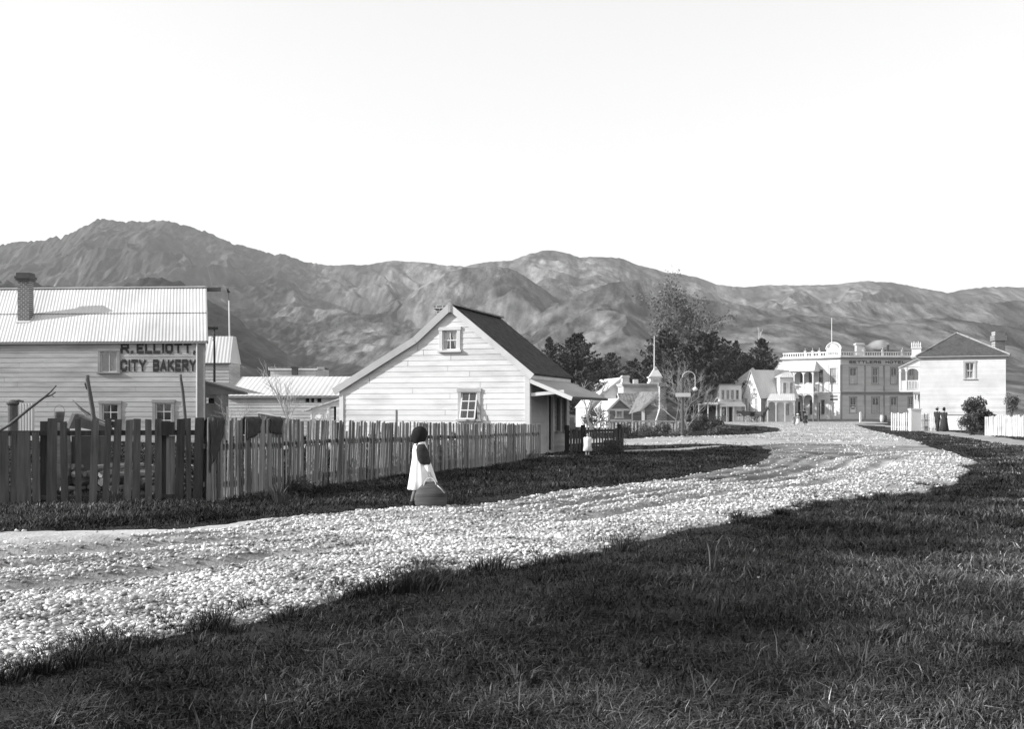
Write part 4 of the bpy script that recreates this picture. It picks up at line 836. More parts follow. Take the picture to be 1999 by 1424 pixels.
mb = MB(); mb.corr(P.pt(u0-.1, zv0+.02, .1), P.pt(u1, zv0+.02, .1), P.pt(u1+.5, zv1+.35, -2.1), P.pt(u0+1.0, zv1+.35, -2.1), .3, .02); vr = part('verandah_roof', mb, M['iron'], r_)
mb = MB(); P.box(mb, P.u(1502), P.u(1527), 0, zv0-.1, -2.16, -2.05); part('wall', mb, M['grey'], r_)
def arcade(root, P, us, zfl, ztop, n=0, w=.07, rise=.35, m='white', frieze=.12):
    """posts at us with arched valances between them"""
    for u in us:
        mb = MB(); P.box(mb, u-w, u+w, zfl, ztop, n-w, n+w); P.box(mb, u-w-.05, u+w+.05, ztop-rise-.12, ztop-rise-.04, n-w-.04, n+w+.04); part('post', mb, M[m], root)
    for a, b in zip(us[:-1], us[1:]):
        mb = MB(); N = 8; a += w; b -= w
        for i in range(N):
            f0, f1 = i/N, (i+1)/N; g = lambda f: ztop-frieze-rise*(1-math.sqrt(max(0, 1-(2*f-1)**2)))**.9
            x0, x1 = a+(b-a)*f0, a+(b-a)*f1; g0, g1 = g(f0), g(f1)
            mb.hexa([P.pt(x0, g0, n+.02), P.pt(x1, g1, n+.02), P.pt(x1, g1, n-.02), P.pt(x0, g0, n-.02), P.pt(x0, ztop, n+.02), P.pt(x1, ztop, n+.02), P.pt(x1, ztop, n-.02), P.pt(x0, ztop, n-.02)])
        part('arch', mb, M[m], root)
arcade(r_, P, [P.u(x) for x in (1498.5, 1515, 1532.5, 1550.5)], 0, zv0, rise=.45)
mb = MB(); P.box(mb, u0, u1, -.05, .1, -2.2, .1); part('verandah_floor', mb, M['grey'], r_)

# ---- hotel
def hotel():
    B = rt(1640.5, 155); PF = rotpl(1640.5, 155, 5, 16.5, 'l')
    cx, cy = rt(1613.5, 156.3); PCx = Plane((cx, cy), B)
    k = PX(1546, 1); 
    dx, dy = (-.80, .60); Lw = 6.6; PLx = Plane((cx+dx*Lw, cy+dy*Lw), (cx, cy))
    root = thing('hotel', 'two storey corner hotel with balustraded parapet, arched name board and iron balcony', 'hotel', (B[0]+3, B[1]+6, 0))
    zf = lambda P, py, u: P.z(py, u)
    zp = PF.z(700.5, 0); zs = PF.z(765, 0); zbal = PF.z(694, 0); ztop = PF.z(686, 0)
    L = PF.L
    upw = [PF.rect(a, b, 718, 749.5) for a, b in ((1658.5, 1672), (1703, 1714), (1739, 1750.5), (1775, 1783))]
    lww = [PF.rect(a, b, 776, 806.5) for a, b in ((1659, 1671.5), (1702.5, 1715.5), (1738.5, 1750.5), (1773.5, 1782))]
    part('wall', boards(MB(), PF, [(0, -.1), (L, -.1), (L, zp), (0, zp)], upw+lww, .27, .022), M['hotel'], root)
    cur = [(0, .5, 0, .5), (.52, 1, .52, 1)]
    for i, w in enumerate(upw): window(root, PF, w, .12, 'grey', 'offwhite', 2, 2, panel=[.5, 0, .45, .5][i] or None, bar=.05)
    for i, w in enumerate(lww):
        wi = window(root, PF, w, .12, 'grey', 'offwhite', 2, 2, bar=.05, panel=[None, .5, .45, .4][i])
        if i == 0:   # round-headed notice in the lower sash
            u0, u1, z0, z1 = w; mb = MB(); um = (u0+u1)/2; hw = (u1-u0)/2-.1; N = 12; zc = z0+(z1-z0)*.3
            mb.prism([PF.pt(um-hw, z0+.08, -.04), PF.pt(um+hw, z0+.08, -.04)]+[PF.pt(um+hw*math.cos(i*math.pi/N), zc+.25*math.sin(i*math.pi/N), -.04) for i in range(N+1)], PF.N*.02)
            part('notice', mb, M['white'], wi); text('BAR', PF, um, zc-.15, .24, hw*1.3, wi, n=-.005, w=.22)
    PC = PCx; LC_ = PC.L
    cu = PC.rect(1620.5, 1633, 719, 749); cdw = (PC.u(1621), PC.u(1635), .1, PC.z(786, 0))
    part('wall', boards(MB(), PC, [(0, -.1), (LC_, -.1), (LC_, zp), (0, zp)], [cu, cdw], .27, .0), M['white'], root)
    w = window(root, PC, cu, .12, 'offwhite', 'grey', 3, 2, bar=.05, curtain=[(.02, .45, .02, .5), (.55, .98, .5, .98)])
    mb = MB(); um = (cdw[0]+cdw[1])/2; PC.box(mb, cdw[0], cdw[1], .1, cdw[3], -.14, -.08); dd = part('door', mb, M['white'], root)
    mb = MB()
    for a in (0, 1):
        for za, zb in ((.3, 1.0), (1.1, 2.3)): PC.box(mb, cdw[0]+.12+a*(um-cdw[0]), cdw[0]+a*(um-cdw[0])+(um-cdw[0])-.12, za, min(zb, cdw[3]-.1), -.08, -.06)
    part('door_panel', mb, M['offwhite'], dd)
    mb = MB(); PC.box(mb, um-.06, um-.02, 1.05, 1.2, -.08, -.02); part('handle', mb, M['dark'], dd)
    for y0, y1 in ((773.2, 775.6), (778.6, 782)):
        mb = MB(); PC.box(mb, cdw[0], cdw[1], PC.z(y1, 0), PC.z(y0, 0), .0, .05); part('sign_panel', mb, M['dark'], root)
    mb = MB(); PC.box(mb, PC.u(1620), PC.u(1634), PC.z(763, 0), PC.z(751.5, 0), .02, .05); part('panel', mb, M['white'], root)
    PL_ = PLx; LL = PL_.L
    uw = [PL_.rect(a, b, 722, 748) for a, b in ((1562, 1567), (1579, 1585), (1598, 1607))]; lw = [PL_.rect(a, b, 781, 810) for a, b in ((1566, 1571), (1580.5, 1586), (1603, 1610))]
    ldr = (PL_.u(1595), PL_.u(1600.5), .1, PL_.z(787, 0))
    ldt = (PL_.u(1556), PL_.u(1562), 0.1, PL_.z(785, 0))
    part('wall', boards(MB(), PL_, [(0, -.1), (LL, -.1), (LL, zp), (0, zp)], uw+lw+[ldr, ldt], .27, .02), M['white'], root)
    for w in uw+lw: window(root, PL_, w, .07, 'offwhite', 'grey', 2, 2, bar=.05)
    for dq in (ldr, ldt):
        mb = MB(); PL_.box(mb, dq[0], dq[1], .1, dq[3], -.3, -.2); part('door', mb, M['void'], root)
    # cornice, parapet, balustrade on the three faces
    for P, l, mm in ((PF, L, 'hotel'), (PC, LC_, 'white'), (PL_, LL, 'white')):
        mb = MB(); P.box(mb, -.12, l+.12, zp, zp+.14, -.3, .22); part('cornice', mb, M['grey'] if P is PF else M['offwhite'], root)
        mb = MB(); P.box(mb, -.25, l+.25, zp+.14, zp+.32, -.3, .42); P.box(mb, -.05, l+.05, zp+.32, zbal, -.25, .05); part('cornice', mb, M['offwhite'] if P is PF else M['white'], root)
        mb = MB(); P.box(mb, -.1, l+.1, zs-.16, zs, .0, .16); P.box(mb, -.05, l+.05, zs-.45, zs-.18, .0, .06); part('string_course', mb, M['grey'] if P is PF else M['offwhite'], root)
        mb = MB(); P.box(mb, -.02, l+.02, -.1, .35, 0, .06); part('plinth', mb, M['grey'], root)
        if P is PC: continue
        mb = MB(); P.box(mb, 0, l, zbal+.42, ztop, -.1, .0); n = int(l/.34)
        for i in range(n):
            u = (i+.5)*l/n; P.box(mb, u-.055, u+.055, zbal, zbal+.42, -.07, -.01)
        part('balustrade', mb, M['offwhite'] if P is PF else M['white'], root)
        us = [P.u(x) for x in ((1687, 1723.5, 1762) if P is PF else (1571.5, 1586, 1599))]+([P.L-.2] if P is PF else [])
        for u in us:
            mb = MB(); P.box(mb, u-.13, u+.13, zbal, ztop+.12, -.14, .04); P.box(mb, u-.18, u+.18, ztop+.12, ztop+.2, -.2, .1); mb.box(P.pt(u, ztop+.38, -.05), (.06, .06, .4)); part('pier', mb, M['offwhite'], root)
    for u0, u1 in ((.02, .26), (PF.u(1686.5), PF.u(1690)), (PF.u(1724), PF.u(1727))):
        mb = MB(); PF.box(mb, u0, u1, zs, PF.z(713, 0), 0, .07); PF.box(mb, u0, u1, .35, zs-.45, 0, .07); part('pilaster', mb, M['grey'], root)
    for P, x0, x1 in ((PC, 1613.5, 1618), (PC, 1636, 1640)):
        mb = MB(); P.box(mb, max(0.02, P.u(x0)), P.u(x1), zs, PC.z(713, 0), 0, .08); P.box(mb, max(.02, P.u(x0)), P.u(x1), .35, zs-.45, 0, .08); part('pilaster', mb, M['offwhite'], root)
    mb = MB(); PF.box(mb, 0, L, PF.z(713.5, 0), PF.z(712.5, 0), 0, .06); part('moulding', mb, M['grey'], root)
    zb = PF.z(710, 0); text('SETTLERS  HOTEL.', PF, (PF.u(1657.5)+PF.u(1770))/2, zb, .42, PF.u(1770)-PF.u(1657.5), root, 'dark', n=.045, w=.24)
    # round-headed name board over the corner
    hb = PC.u(1627.5); hw = 11.6*156/F_PX/abs(PC.U.x+PC.U.y*0)*.97; z0 = zbal; zc = PC.z(682, hb); N = 20
    mb = MB(); mb.prism([PC.pt(hb-hw, z0, .05), PC.pt(hb+hw, z0, .05)]+[PC.pt(hb+hw*math.cos(i*math.pi/N), zc+(PC.z(669.5, hb)-zc)*math.sin(i*math.pi/N), .05) for i in range(N+1)], PC.N*-.2); pb = part('name_board', mb, M['white'], root)
    mb = MB()
    for i in range(N):
        q = lambda j, r, n: PC.pt(hb+(hw*r)*math.cos(j*math.pi/N), zc+(PC.z(669.5, hb)-zc)*r*math.sin(j*math.pi/N), n)
        mb.hexa([q(i, 1.0, .12), q(i+1, 1.0, .12), q(i+1, 1.0, .0), q(i, 1.0, .0), q(i, 1.12, .12), q(i+1, 1.12, .12), q(i+1, 1.12, .0), q(i, 1.12, .0)])
    part('moulding', mb, M['white'], pb)
    text('HOTEL', PC, hb, z0+.12, .36, hw*1.5, pb, 'grey', n=.075, w=.22)
    text('SETTLERS', PC, hb, zc, .26, 1, pb, 'grey', n=.075, w=.2, arc=(hw*.62, 2.7))
    # roof and body
    mb = MB(); poly = [PL_.pt(0, 0), PL_.pt(LL, 0), PF.pt(0, 0), PF.pt(L, 0), PF.pt(L, 0, -10), PL_.pt(0, 0, -8)]
    mb.prism([Vector((p.x, p.y, zp-.1)) for p in poly], (0, 0, .1)); part('roof', mb, M['irongrey'], root)
    mb = MB(); plainwall(mb, sidepl(PF, L, 10), [(0, -.1), (10, -.1), (10, zp), (0, zp)]); plainwall(mb, Plane(tuple(PF.pt(L, 0, -10).xy), tuple(PL_.pt(0, 0, -8).xy)), [(0, -.1), (16, -.1), (16, zp), (0, zp)]); part('wall', mb, M['hotel'], root)
    mb = MB(); x, y = rt(1677, 160); mb.box((x, y, PZ(683, 160)), (1.0, .8, 1.9)); mb.box((x, y, PZ(672.5, 160)), (1.3, 1.0, .2)); part('chimney', mb, M['stone'], root)
    mb = MB(); x, y = rt(1733, 160); mb.box((x, y, PZ(683, 160)), (.3, .3, 1.4)); part('chimney', mb, M['dark'], root)
    # balcony and street verandah on the left wing
    BP_ = Plane(tuple(PL_.pt(-.2, 0, 2.0).xy), tuple(PL_.pt(LL-1.2, 0, 2.0).xy)); l = BP_.L
    zfl = zs-.05; zvr = BP_.z(725, l); zrl = BP_.z(750, l); 
    us = [l*i/4 for i in range(5)]
    bal = part('balcony', BP_.box(MB(), -.1, l+.1, zfl-.25, zfl, -2, .1), M['white'], root)
    arcade(bal, BP_, us, zfl, zvr, rise=.4); arcade(bal, BP_, us, 0, zfl-.25, rise=.45)
    mb = MB(); BP_.box(mb, 0, l, zfl, zrl, -.03, .03); part('railing', mb, M['white'], bal)
    E = Plane(tuple(BP_.pt(l, 0, 0).xy), tuple(BP_.pt(l, 0, -2).xy)); mb = MB(); E.box(mb, 0, 2, zrl-.08, zrl, -.03, .03); E.box(mb, 0, 2, zfl+.1, zfl+.16, -.03, .03)
    for i in range(12): E.box(mb, i*.16+.05, i*.16+.09, zfl+.1, zrl-.05, -.02, .02)
    part('railing', mb, M['grey'], bal); arcade(bal, E, [0.05, 1.95], zfl, zvr, rise=.3, m='offwhite'); arcade(bal, E, [0.05, 1.95], 0, zfl-.25, rise=.35, m='offwhite')
    mb = MB(); zr_ = BP_.z(707, l)+.2
    mb.corr(BP_.pt(-.3, zvr, .3), BP_.pt(l+.3, zvr, .3), BP_.pt(l-.3, zr_, -1.98), BP_.pt(-.3, zr_, -1.98), .5, .05)
    mb.add([BP_.pt(l+.3, zvr, .3), BP_.pt(l+.3, zvr, -1.98), BP_.pt(l-.3, zr_, -1.98)], [(0, 1, 2)]); part('balcony_roof', mb, M['iron'], bal)
hotel()
r2 = thing('flagpole', 'tall white flagpole above the round name board of the hotel', 'flagpole', (PX(1624.5, 156.6), 156.6, PZ(668, 156))); mb = MB(); mb.tube([(PX(1624.5, 156.6), 156.8, PZ(690, 156)), (PX(1624.5, 156.6), 156.8, PZ(622, 156)), (PX(1624.5, 156.6), 156.8, PZ(620, 156))], [.07, .045, .03], 8); part('pole', mb, M['white'], r2)

# ---- white two storey house on the right
def righthouse():
    P = rotpl(1796, 104, -21, 8.0, 'l'); L = P.u(1963.5); D = 8.5
    root = thing('white_house', 'tall plain white weatherboard house with dark hipped roof at the right', 'house', P.pt(L/2, 0, -D/2))
    ze = P.z(698, 1); wn = P.rect(1884.5, 1902, 708, 740)
    part('wall', boards(MB(), P, [(0, -.1), (L, -.1), (L, ze), (0, ze)], [wn], .2, .02), M['white'], root)
    SL = sidepl(P, 0, D, False); part('wall', boards(MB(), SL, [(0, -.1), (D, -.1), (D, ze), (0, ze)], [], .2, .02), M['white'], root)
    S = sidepl(P, L, D); mb = plainwall(MB(), S, [(0, -.1), (D, -.1), (D, ze), (0, ze)]); plainwall(mb, Plane(tuple(P.pt(L, 0, -D).xy), tuple(P.pt(0, 0, -D).xy)), [(0, -.1), (L, -.1), (L, ze), (0, ze)]); part('wall', mb, M['white'], root)
    window(root, P, wn, .17, 'buff', 'white', 2, 2, curtain=[(0, .42, 0, .05), (.58, 1, .95, 1)], bar=.05)
    mb = MB(); P.box(mb, -.1, L+.1, ze-.22, ze-.0, 0, .08); P.box(mb, -.3, L+.3, ze, ze+.12, -D, .3); part('eave', mb, M['buff'], root)
    ua = P.u(1869); za = PZ(650, 106)
    e = lambda u, n, z: P.pt(u, z, n); A = e(-.4+.0, .35, ze+.12); B_ = e(L+.35, .35, ze+.12); C_ = e(L+.35, -D, ze+.12); D_ = e(-.4, -D, ze+.12); T = e(ua, -3.4, za); T2 = e(ua, -5, za)
    mb = MB(); mb.add([A, B_, C_, D_, T, T2], [(0, 1, 4), (1, 2, 5, 4), (2, 3, 5), (3, 0, 4, 5)]); rf = part('roof', mb, M['roofshingle'], root)
    mb = MB(); mb.tube([A, T], .09, 6); mb.tube([B_, T], .09, 6); part('hip_cap', mb, M['timber'], rf)
    mb = MB(); x, y = rt(1949, 104); mb.box((x, y, PZ(672, 104)), (.95, .8, 2.3)); mb.box((x, y, PZ(661, 104)), (1.15, 1.0, .5)); part('chimney', mb, M['brick'], root)
    # parapet with little pinnacles over the side bay
    B1 = sidepl(P, 0, 3.2, False); zq = P.z(680, 0)
    mb = MB(); P.box(mb, -.75, .1, ze-.05, zq, -1.2, -.2); P.box(mb, -.85, .15, ze+.05, ze+.2, -1.3, -.1); P.box(mb, -.82, .15, zq, zq+.1, -1.3, -.12); pp = part('parapet', mb, M['white'], root)
    for i in range(5):
        c = P.pt(-.72+i*.19, 0, -.25); mb = MB(); mb.loft([[(c.x+w*math.cos(a), c.y+w*math.sin(a), z) for a in [k*math.pi/3 for k in range(6)]] for w, z in ((.06, zq+.1), (.06, zq+.3), (.085, zq+.33), (.02, zq+.6+.08*(i % 2)))]); part('pinnacle', mb, M['white'], pp)
    # balcony on the left side
    X0, X1 = P.u(1756), -.02; zf = P.z(763.5, 0); zt = P.z(717, 0); zr = P.z(743, 0)
    b = part('balcony', P.box(MB(), X0, X1, zf-.08, zf+.08, -3.0, -.3), M['white'], root)
    n0 = -.35
    arcade(b, P, [X0+.06, P.u(1769), X1-.06], zf, zt, n=n0, rise=.3, w=.06)
    mb = MB(); P.box(mb, X0, P.u(1769), zf, zt, n0-.04, n0+.02)
    part('panel', P.box(MB(), X0, P.u(1769), zf, zr, n0-.05, n0+.03), M['white'], b)
    mb = MB(); u0 = P.u(1769); n = 9; P.box(mb, u0, X1, zr-.06, zr+.03, n0-.03, n0+.03); P.box(mb, u0, X1, zf+.1, zf+.2, n0-.02, n0+.02)
    for i in range(n): u = u0+(X1-u0)*(i+.5)/n; P.box(mb, u-.035, u+.035, zf+.1, zr, n0-.02, n0+.02)
    part('railing', mb, M['white'], b)
    SB = Plane(tuple(P.pt(X0, 0, -3.0).xy), tuple(P.pt(X0, 0, -.35).xy)); arcade(b, SB, [.06, 1.3, 2.6], zf, zt, rise=.25, w=.05)
    mb = MB(); SB.box(mb, 0, 2.65, zf, zr, -.04, .0); part('railing', mb, M['white'], b)
    mb = MB(); mb.slab([P.pt(X0-.15, zt, -.2), P.pt(X1, zt+.95, -.2), P.pt(X1, zt+.95, -3), P.pt(X0-.15, zt, -3)], .06); mb.prism([P.pt(X0, zt+.05, n0), P.pt(X1, zt+.05, n0), P.pt(X1, zt+.85, n0)], P.N*-.04); part('balcony_roof', mb, M['white'], b)
    for u in (P.u(1784.5), P.u(1790)):
        mb = MB(); P.box(mb, u-.06, u+.06, 0, zf, n0-.1, n0+.02); part('post', mb, M['offwhite'], b)
    mb = MB(); P.box(mb, P.u(1782), X1, zf-.3, zf-.08, n0-.15, n0+.1); part('bracket', mb, M['grey'], b)
    mb = MB(); P.box(mb, P.u(1783), P.u(1794), -.1, zf-.1, -3.0, -1.6); part('wall', mb, M['offwhite'], root)
    return P
RP = righthouse()
# ================================================================ FENCES
def plank(x, y, z0, z1, w, t, ang, lean=0, slant=0, wob=0):
    """upright plank in world space: lean = sideways shift of the top, slant = cut of the top"""
    c, s = math.cos(ang), math.sin(ang); mb = MB(); n = 4; rings = []
    for k in range(n+1):
        f = k/n; z = z0+(z1-z0)*f; o = lean*f+wob*math.sin(f*3); W_ = w*(1-.06*f); cx, cy = x+c*o, y+s*o
        dz = slant*f**6
        rings.append([(cx-c*W_/2+s*t/2, cy-s*W_/2-c*t/2, z-dz), (cx+c*W_/2+s*t/2, cy+s*W_/2-c*t/2, z+dz), (cx+c*W_/2-s*t/2, cy+s*W_/2+c*t/2, z+dz), (cx-c*W_/2-s*t/2, cy-s*W_/2+c*t/2, z-dz)])
    return mb.loft(rings)
rnd = random.Random(11)
A0 = G(-60, 986); A1 = G(398, 979)
fr = thing('paling_fence', 'dark broad paling fence with wide gaps in front of the bakery yard', 'fence', (A0[0]*.5+A1[0]*.5, A0[1]*.5+A1[1]*.5, 0))
FP = Plane(A0, A1); fa = math.atan2(FP.U.y, FP.U.x)
for a, b, t in ((-58, -34, 843), (-33, -6, 843), (-5, 19, 844), (20, 32, 844), (33.5, 62, 843.5), (65, 80, 844), (91, 111, 817), (120, 134, 824), (148, 160, 818), (174, 189, 820), (200, 213, 817), (217, 232, 819), (241, 256, 820), (258, 273, 818), (284, 297, 819), (302, 316, 818), (341, 358, 818), (364, 374, 817), (376, 395, 816)):
    u0, u1 = FP.u(a), FP.u(b); um = (u0+u1)/2; zt = FP.z(t, um); p = FP.pt(um, 0, .03)
    part('paling', plank(p.x, p.y, -.06, zt, u1-u0, .022, fa, rnd.uniform(-.02, .04)+(.035 if 170 < a < 240 else 0), rnd.uniform(-.006, .006)), M['oldpaling'], fr, tone=rnd.uniform(.7, 1.35)+(.5 if 60 < a < 260 else 0)*.4)
for y0, y1 in ((841, 851), (968, 975)):
    mb = MB(); FP.box(mb, 0, FP.L, FP.z(y1, FP.L/2), FP.z(y0, FP.L/2), -.06, 0); part('rail', mb, M['oldpaling'], fr, tone=.6)
for px in (84, 322, 397):
    mb = MB(); u = FP.u(px); FP.box(mb, u-.06, u+.05, -.1, FP.z(823, u), -.2, -.065); part('post', mb, M['oldpaling'], fr, tone=.7)
mb = MB(); FP.box(mb, FP.u(316), FP.u(341.5), FP.z(850, 4), FP.z(824, 4), .02, .07); part('gate_board', mb, M['oldpaling'], fr, tone=.45)
mb = MB(); FP.box(mb, FP.u(324), FP.u(341), .03, FP.z(851, 4), -.05, -.02); part('paling', mb, M['splitpaling'], fr, tone=.8, label='lighter weathered plank between the dark palings')
# long split paling fence running back along the road
B0 = G(400, 980); B1 = G(1052, 896); SP = Plane(B0, B1); sa = math.atan2(SP.U.y, SP.U.x)
fs = thing('split_paling_fence', 'long grey fence of narrow split palings running along the road to the cottage corner', 'fence', SP.pt(SP.L/2, 0))
fs.location.z = 0
TOPX = [400, 470, 520, 650, 750, 820, 900, 1052]; TOPY = [817.5, 818, 819.5, 822, 824, 825.5, 826, 829]
us = []; u = .02
while u < SP.L: us.append(u); u += .062+.022*rnd.random()*(1+u/14)+(0.07 if rnd.random() < .04 else 0)
def pxof(u): p = SP.pt(u, 0); return p.x/p.y*F_PX+CX
rest = MB(); rtone = []
for i, u in enumerate(us):
    px = pxof(u); zt = SP.z(float(np.interp(px, TOPX, TOPY)), u)+rnd.uniform(-.03, .02)-(rnd.random() < .06)*rnd.uniform(.05, .2)
    ln = rnd.gauss(.01, .04)+(.09 if 820 > px > 590 else 0)
    p = SP.pt(u, 0, .03+rnd.uniform(0, .015)); w = rnd.uniform(.036, .076)*(1.25 if px > 900 else 1); zb = gz(p.x, p.y)-.05
    mb = plank(p.x, p.y, zb, zt, w, .02, sa+rnd.uniform(-.15, .15), ln, rnd.uniform(-.008, .01), rnd.uniform(-.01, .01)); tn_ = rnd.uniform(.5, 1.45)
    if i < 100: part('picket', mb, M['splitpaling'], fs, tone=tn_)
    else: rest.add(mb.v, mb.f); rtone += [tn_]*len(mb.v)
o = part('pickets', rest, M['splitpaling'], fs, tone=rtone); o['kind'] = 'stuff'
for z in (.28, .92):
    mb = MB(); N = 12
    for k in range(N):
        a, b = SP.L*k/N, SP.L*(k+1)/N; j = rnd.uniform(-.02, .02); zz = z-.12*(a/SP.L); SP.box(mb, a, b-.002, zz-.045+j, zz+.035+j, -.04, .0)
    part('rail', mb, M['oldpaling'], fs, tone=1.0)
for u in np.arange(.2, SP.L, 2.2):
    mb = MB(); zt = SP.z(float(np.interp(pxof(u), TOPX, TOPY)), u)-.03; SP.box(mb, u-.05, u+.05, -.1, zt, -.14, -.045); part('post', mb, M['oldpaling'], fs, tone=1.2)
# undergrowth in the yard just behind the palings
rg_ = np.random.default_rng(77); n_ = 15000; uu = rg_.uniform(.5, SP.L-1.5, n_); nn_ = -rg_.uniform(.35, 1.5, n_); hh = (.25+.75*vnoise(uu*1.3, nn_*2, 5))*rg_.random(n_)**.7*1.0
cen = np.stack([SP.p.x+SP.U.x*uu+SP.N.x*nn_, SP.p.y+SP.U.y*uu+SP.N.y*nn_, hh], 1)
UG = (cen, rg_)
# sacks hung over the fence
def sack(px0, px1, y1, y2, label, name='sack', skew=0):
    u0, u1 = SP.u(px0), SP.u(px1); um = (u0+u1)/2; zt = SP.z(817.5, um); za, zb = SP.z(y1, um), SP.z(y2, um); mb = MB(); N = 10; K = 10; vs = []; fs_ = []
    for i in range(N+1):
        f = i/N
        for k in range(K+1):
            g_ = k/K; zlow = za+(zb-za)*f
            if g_ < .28: q = g_/.28; n = -.10+.0*q; z = zt-.28*(1-q); 
            else: q = (g_-.28)/.72; n = .075+.02*math.sin(f*9+q*3)+.012*math.sin(f*23); z = zt+.02+(zlow-zt)*q
            if .2 < g_ < .36: z = zt+.035; n = -.08+.16*(g_-.2)/.16
            uu = u0+(u1-u0)*f+skew*q*(1-f)+.01*math.sin(z*20)
            vs.append(SP.pt(uu, z, n))
    for i in range(N):
        for k in range(K): a = i*(K+1)+k; fs_.append((a, a+1, a+K+2, a+K+1))
    mb.add(vs, fs_); me = bpy.data.meshes.new(name); me.from_pydata([tuple(v) for v in mb.v], [], mb.f); o = link(name, me, M['cloth'], smooth=True); m_ = o.modifiers.new('thick', 'SOLIDIFY'); m_.thickness = .012
    c = SP.pt(um, zt); recentre(o, c); return tag(o, label, 'sacking', 'old sacks hung over the paling fence')
sack(403, 432, 925, 848, 'long dark coat or sack hanging low over the fence nearest the bakery', 'sack')
sack(475, 505, 862, 846, 'dark sack over the fence, middle one of the three hung there')
sack(521, 546, 847, 851, 'smaller squarish sack over the fence, furthest from the bakery')
# tall thin stake
mb = plank(*SP.pt(SP.u(782), 0, -.1)[:2], 0, SP.z(801, SP.u(782)), .05, .04, 0); me = bpy.data.meshes.new('stake'); me.from_pydata([tuple(v) for v in mb.v], [], mb.f); settone(me, 1.0); o = link('stake', me, M['splitpaling']); c = SP.pt(SP.u(782), 0, -.1); recentre(o, c); tag(o, 'single thin stake standing taller than the palings in front of the white wall', 'stake')
# gate and picket fence right of the cottage
P = Plane(rt(1112, 38.6), rt(1214, 41.5)); fg = thing('picket_fence', 'short dark picket fence and gate to the right of the cottage verandah', 'fence', P.pt(P.L/2, 0)); pa = math.atan2(P.U.y, P.U.x)
for i, px in enumerate(np.arange(1113, 1214, 5.6)):
    u = P.u(px); zt = P.z([836, 838, 835, 841][i % 4]+rnd.uniform(-1, 1), u); p = P.pt(u, 0, .03); wide = .13 if px < 1130 or px > 1196 else .07
    part('picket', plank(p.x, p.y, -.05, zt, wide, .02, pa, rnd.uniform(-.03, .03)), M['oldpaling'], fg, tone=rnd.uniform(.5, 1))
for z in (.3, .78):
    mb = MB(); P.box(mb, 0, P.L, z-.04, z+.04, -.05, .0); part('rail', mb, M['oldpaling'], fg, tone=.6)
for u in (0, 1.05, P.L): mb = MB(); P.box(mb, u-.06, u+.06, -.1, 1.0, -.17, -.055); part('post', mb, M['oldpaling'], fg, tone=.5)
for k, (a, b, y) in enumerate(((1176, 1206, 861), (1178, 1204, 868), (1175, 1207, 875))): mb = MB(); u0, u1 = P.u(a), P.u(b); P.box(mb, u0, u1, P.z(y+4, u0), P.z(y-1, u0), .05, .075); part('board', mb, M['oldpaling'], fg, tone=.7)
def lowfence(name, label, px0, px1, Y0, Y1, ytop, sp, m, w=.1, tones=(.8, 1.2), group=None, ht=None, rails=2):
    P = Plane(rt(px0, Y0), rt(px1, Y1)); f = thing(name, label, 'fence', P.pt(P.L/2, 0), group); pa = math.atan2(P.U.y, P.U.x); u = 0; i = 0; rest = MB()
    while u < P.L:
        zt = P.z(ytop, u)+rnd.uniform(-.08, .05) if ht is None else ht+rnd.uniform(-.06, .05)
        mb = plank(P.pt(u, 0, .03).x, P.pt(u, 0, .03).y, -.05, zt, w*rnd.uniform(.8, 1.2), .025, pa, rnd.uniform(-.03, .03))
        if i < 100: part('picket', mb, M[m], f, tone=rnd.uniform(*tones))
        u += sp*rnd.uniform(.85, 1.2); i += 1
    for z in (.3, .8)[:rails]:
        mb = MB(); P.box(mb, 0, P.L, z-.05, z+.05, -.05, .0); part('rail', mb, M[m], f, tone=1)
    return P, f
mat('limewashed pickets', .50, .15, 3, dirt=.3, attr='tone'); M['whitepick'] = MATS['limewashed pickets']
lowfence('picket_fence', 'low weathered picket fence in front of the boarded huts and barn', 1146, 1332, 76, 74, 825, .22, 'splitpaling', .13, (1.2, 2.2))
lowfence('picket_fence', 'white picket fence beside the hotel, leading up to the white house', 1741, 1778, 84, 83, 806, .17, 'whitepick', .11, (.9, 1.3))
lowfence('picket_fence', 'grey white picket fence between the balcony post and the two walkers', 1798, 1836, 83, 80, 808, .2, 'whitepick', .10, (.6, 1.1))
lowfence('board_fence', 'white board fence at the right edge below the climbing bush', 1925, 2030, 66, 62, 812, .155, 'whitepick', .15, (.75, 1.15))
P = Plane(rt(1846, 84), rt(1886, 83)); f = thing('paddock_fence', 'low pale boarded fence under a dark rail in front of the white house', 'fence', P.pt(P.L/2, 0))
mb = MB(); P.box(mb, 0, P.L, .05, P.z(812, 0), -.03, 0); part('boarding', mb, M['whitepick'], f, tone=1.1)
mb = MB(); P.box(mb, -.1, P.L+2.2, P.z(811.5, 0), P.z(809.8, 0), -.05, .05); part('rail', mb, M['dark'], f)
# gate post blocks at the corner of the white house
g_ = thing('gate_post', 'stout white boxed gate post at the corner of the white house', 'gate post', (*rt(1786, 82), 0))
mb = MB(); mb.box((*rt(1786, 82), .8), (.75, .5, 1.6)); part('shaft', mb, M['white'], g_); mb = MB(); mb.box((*rt(1786, 82), 1.64), (.85, .6, .1)); part('cap', mb, M['white'], g_)

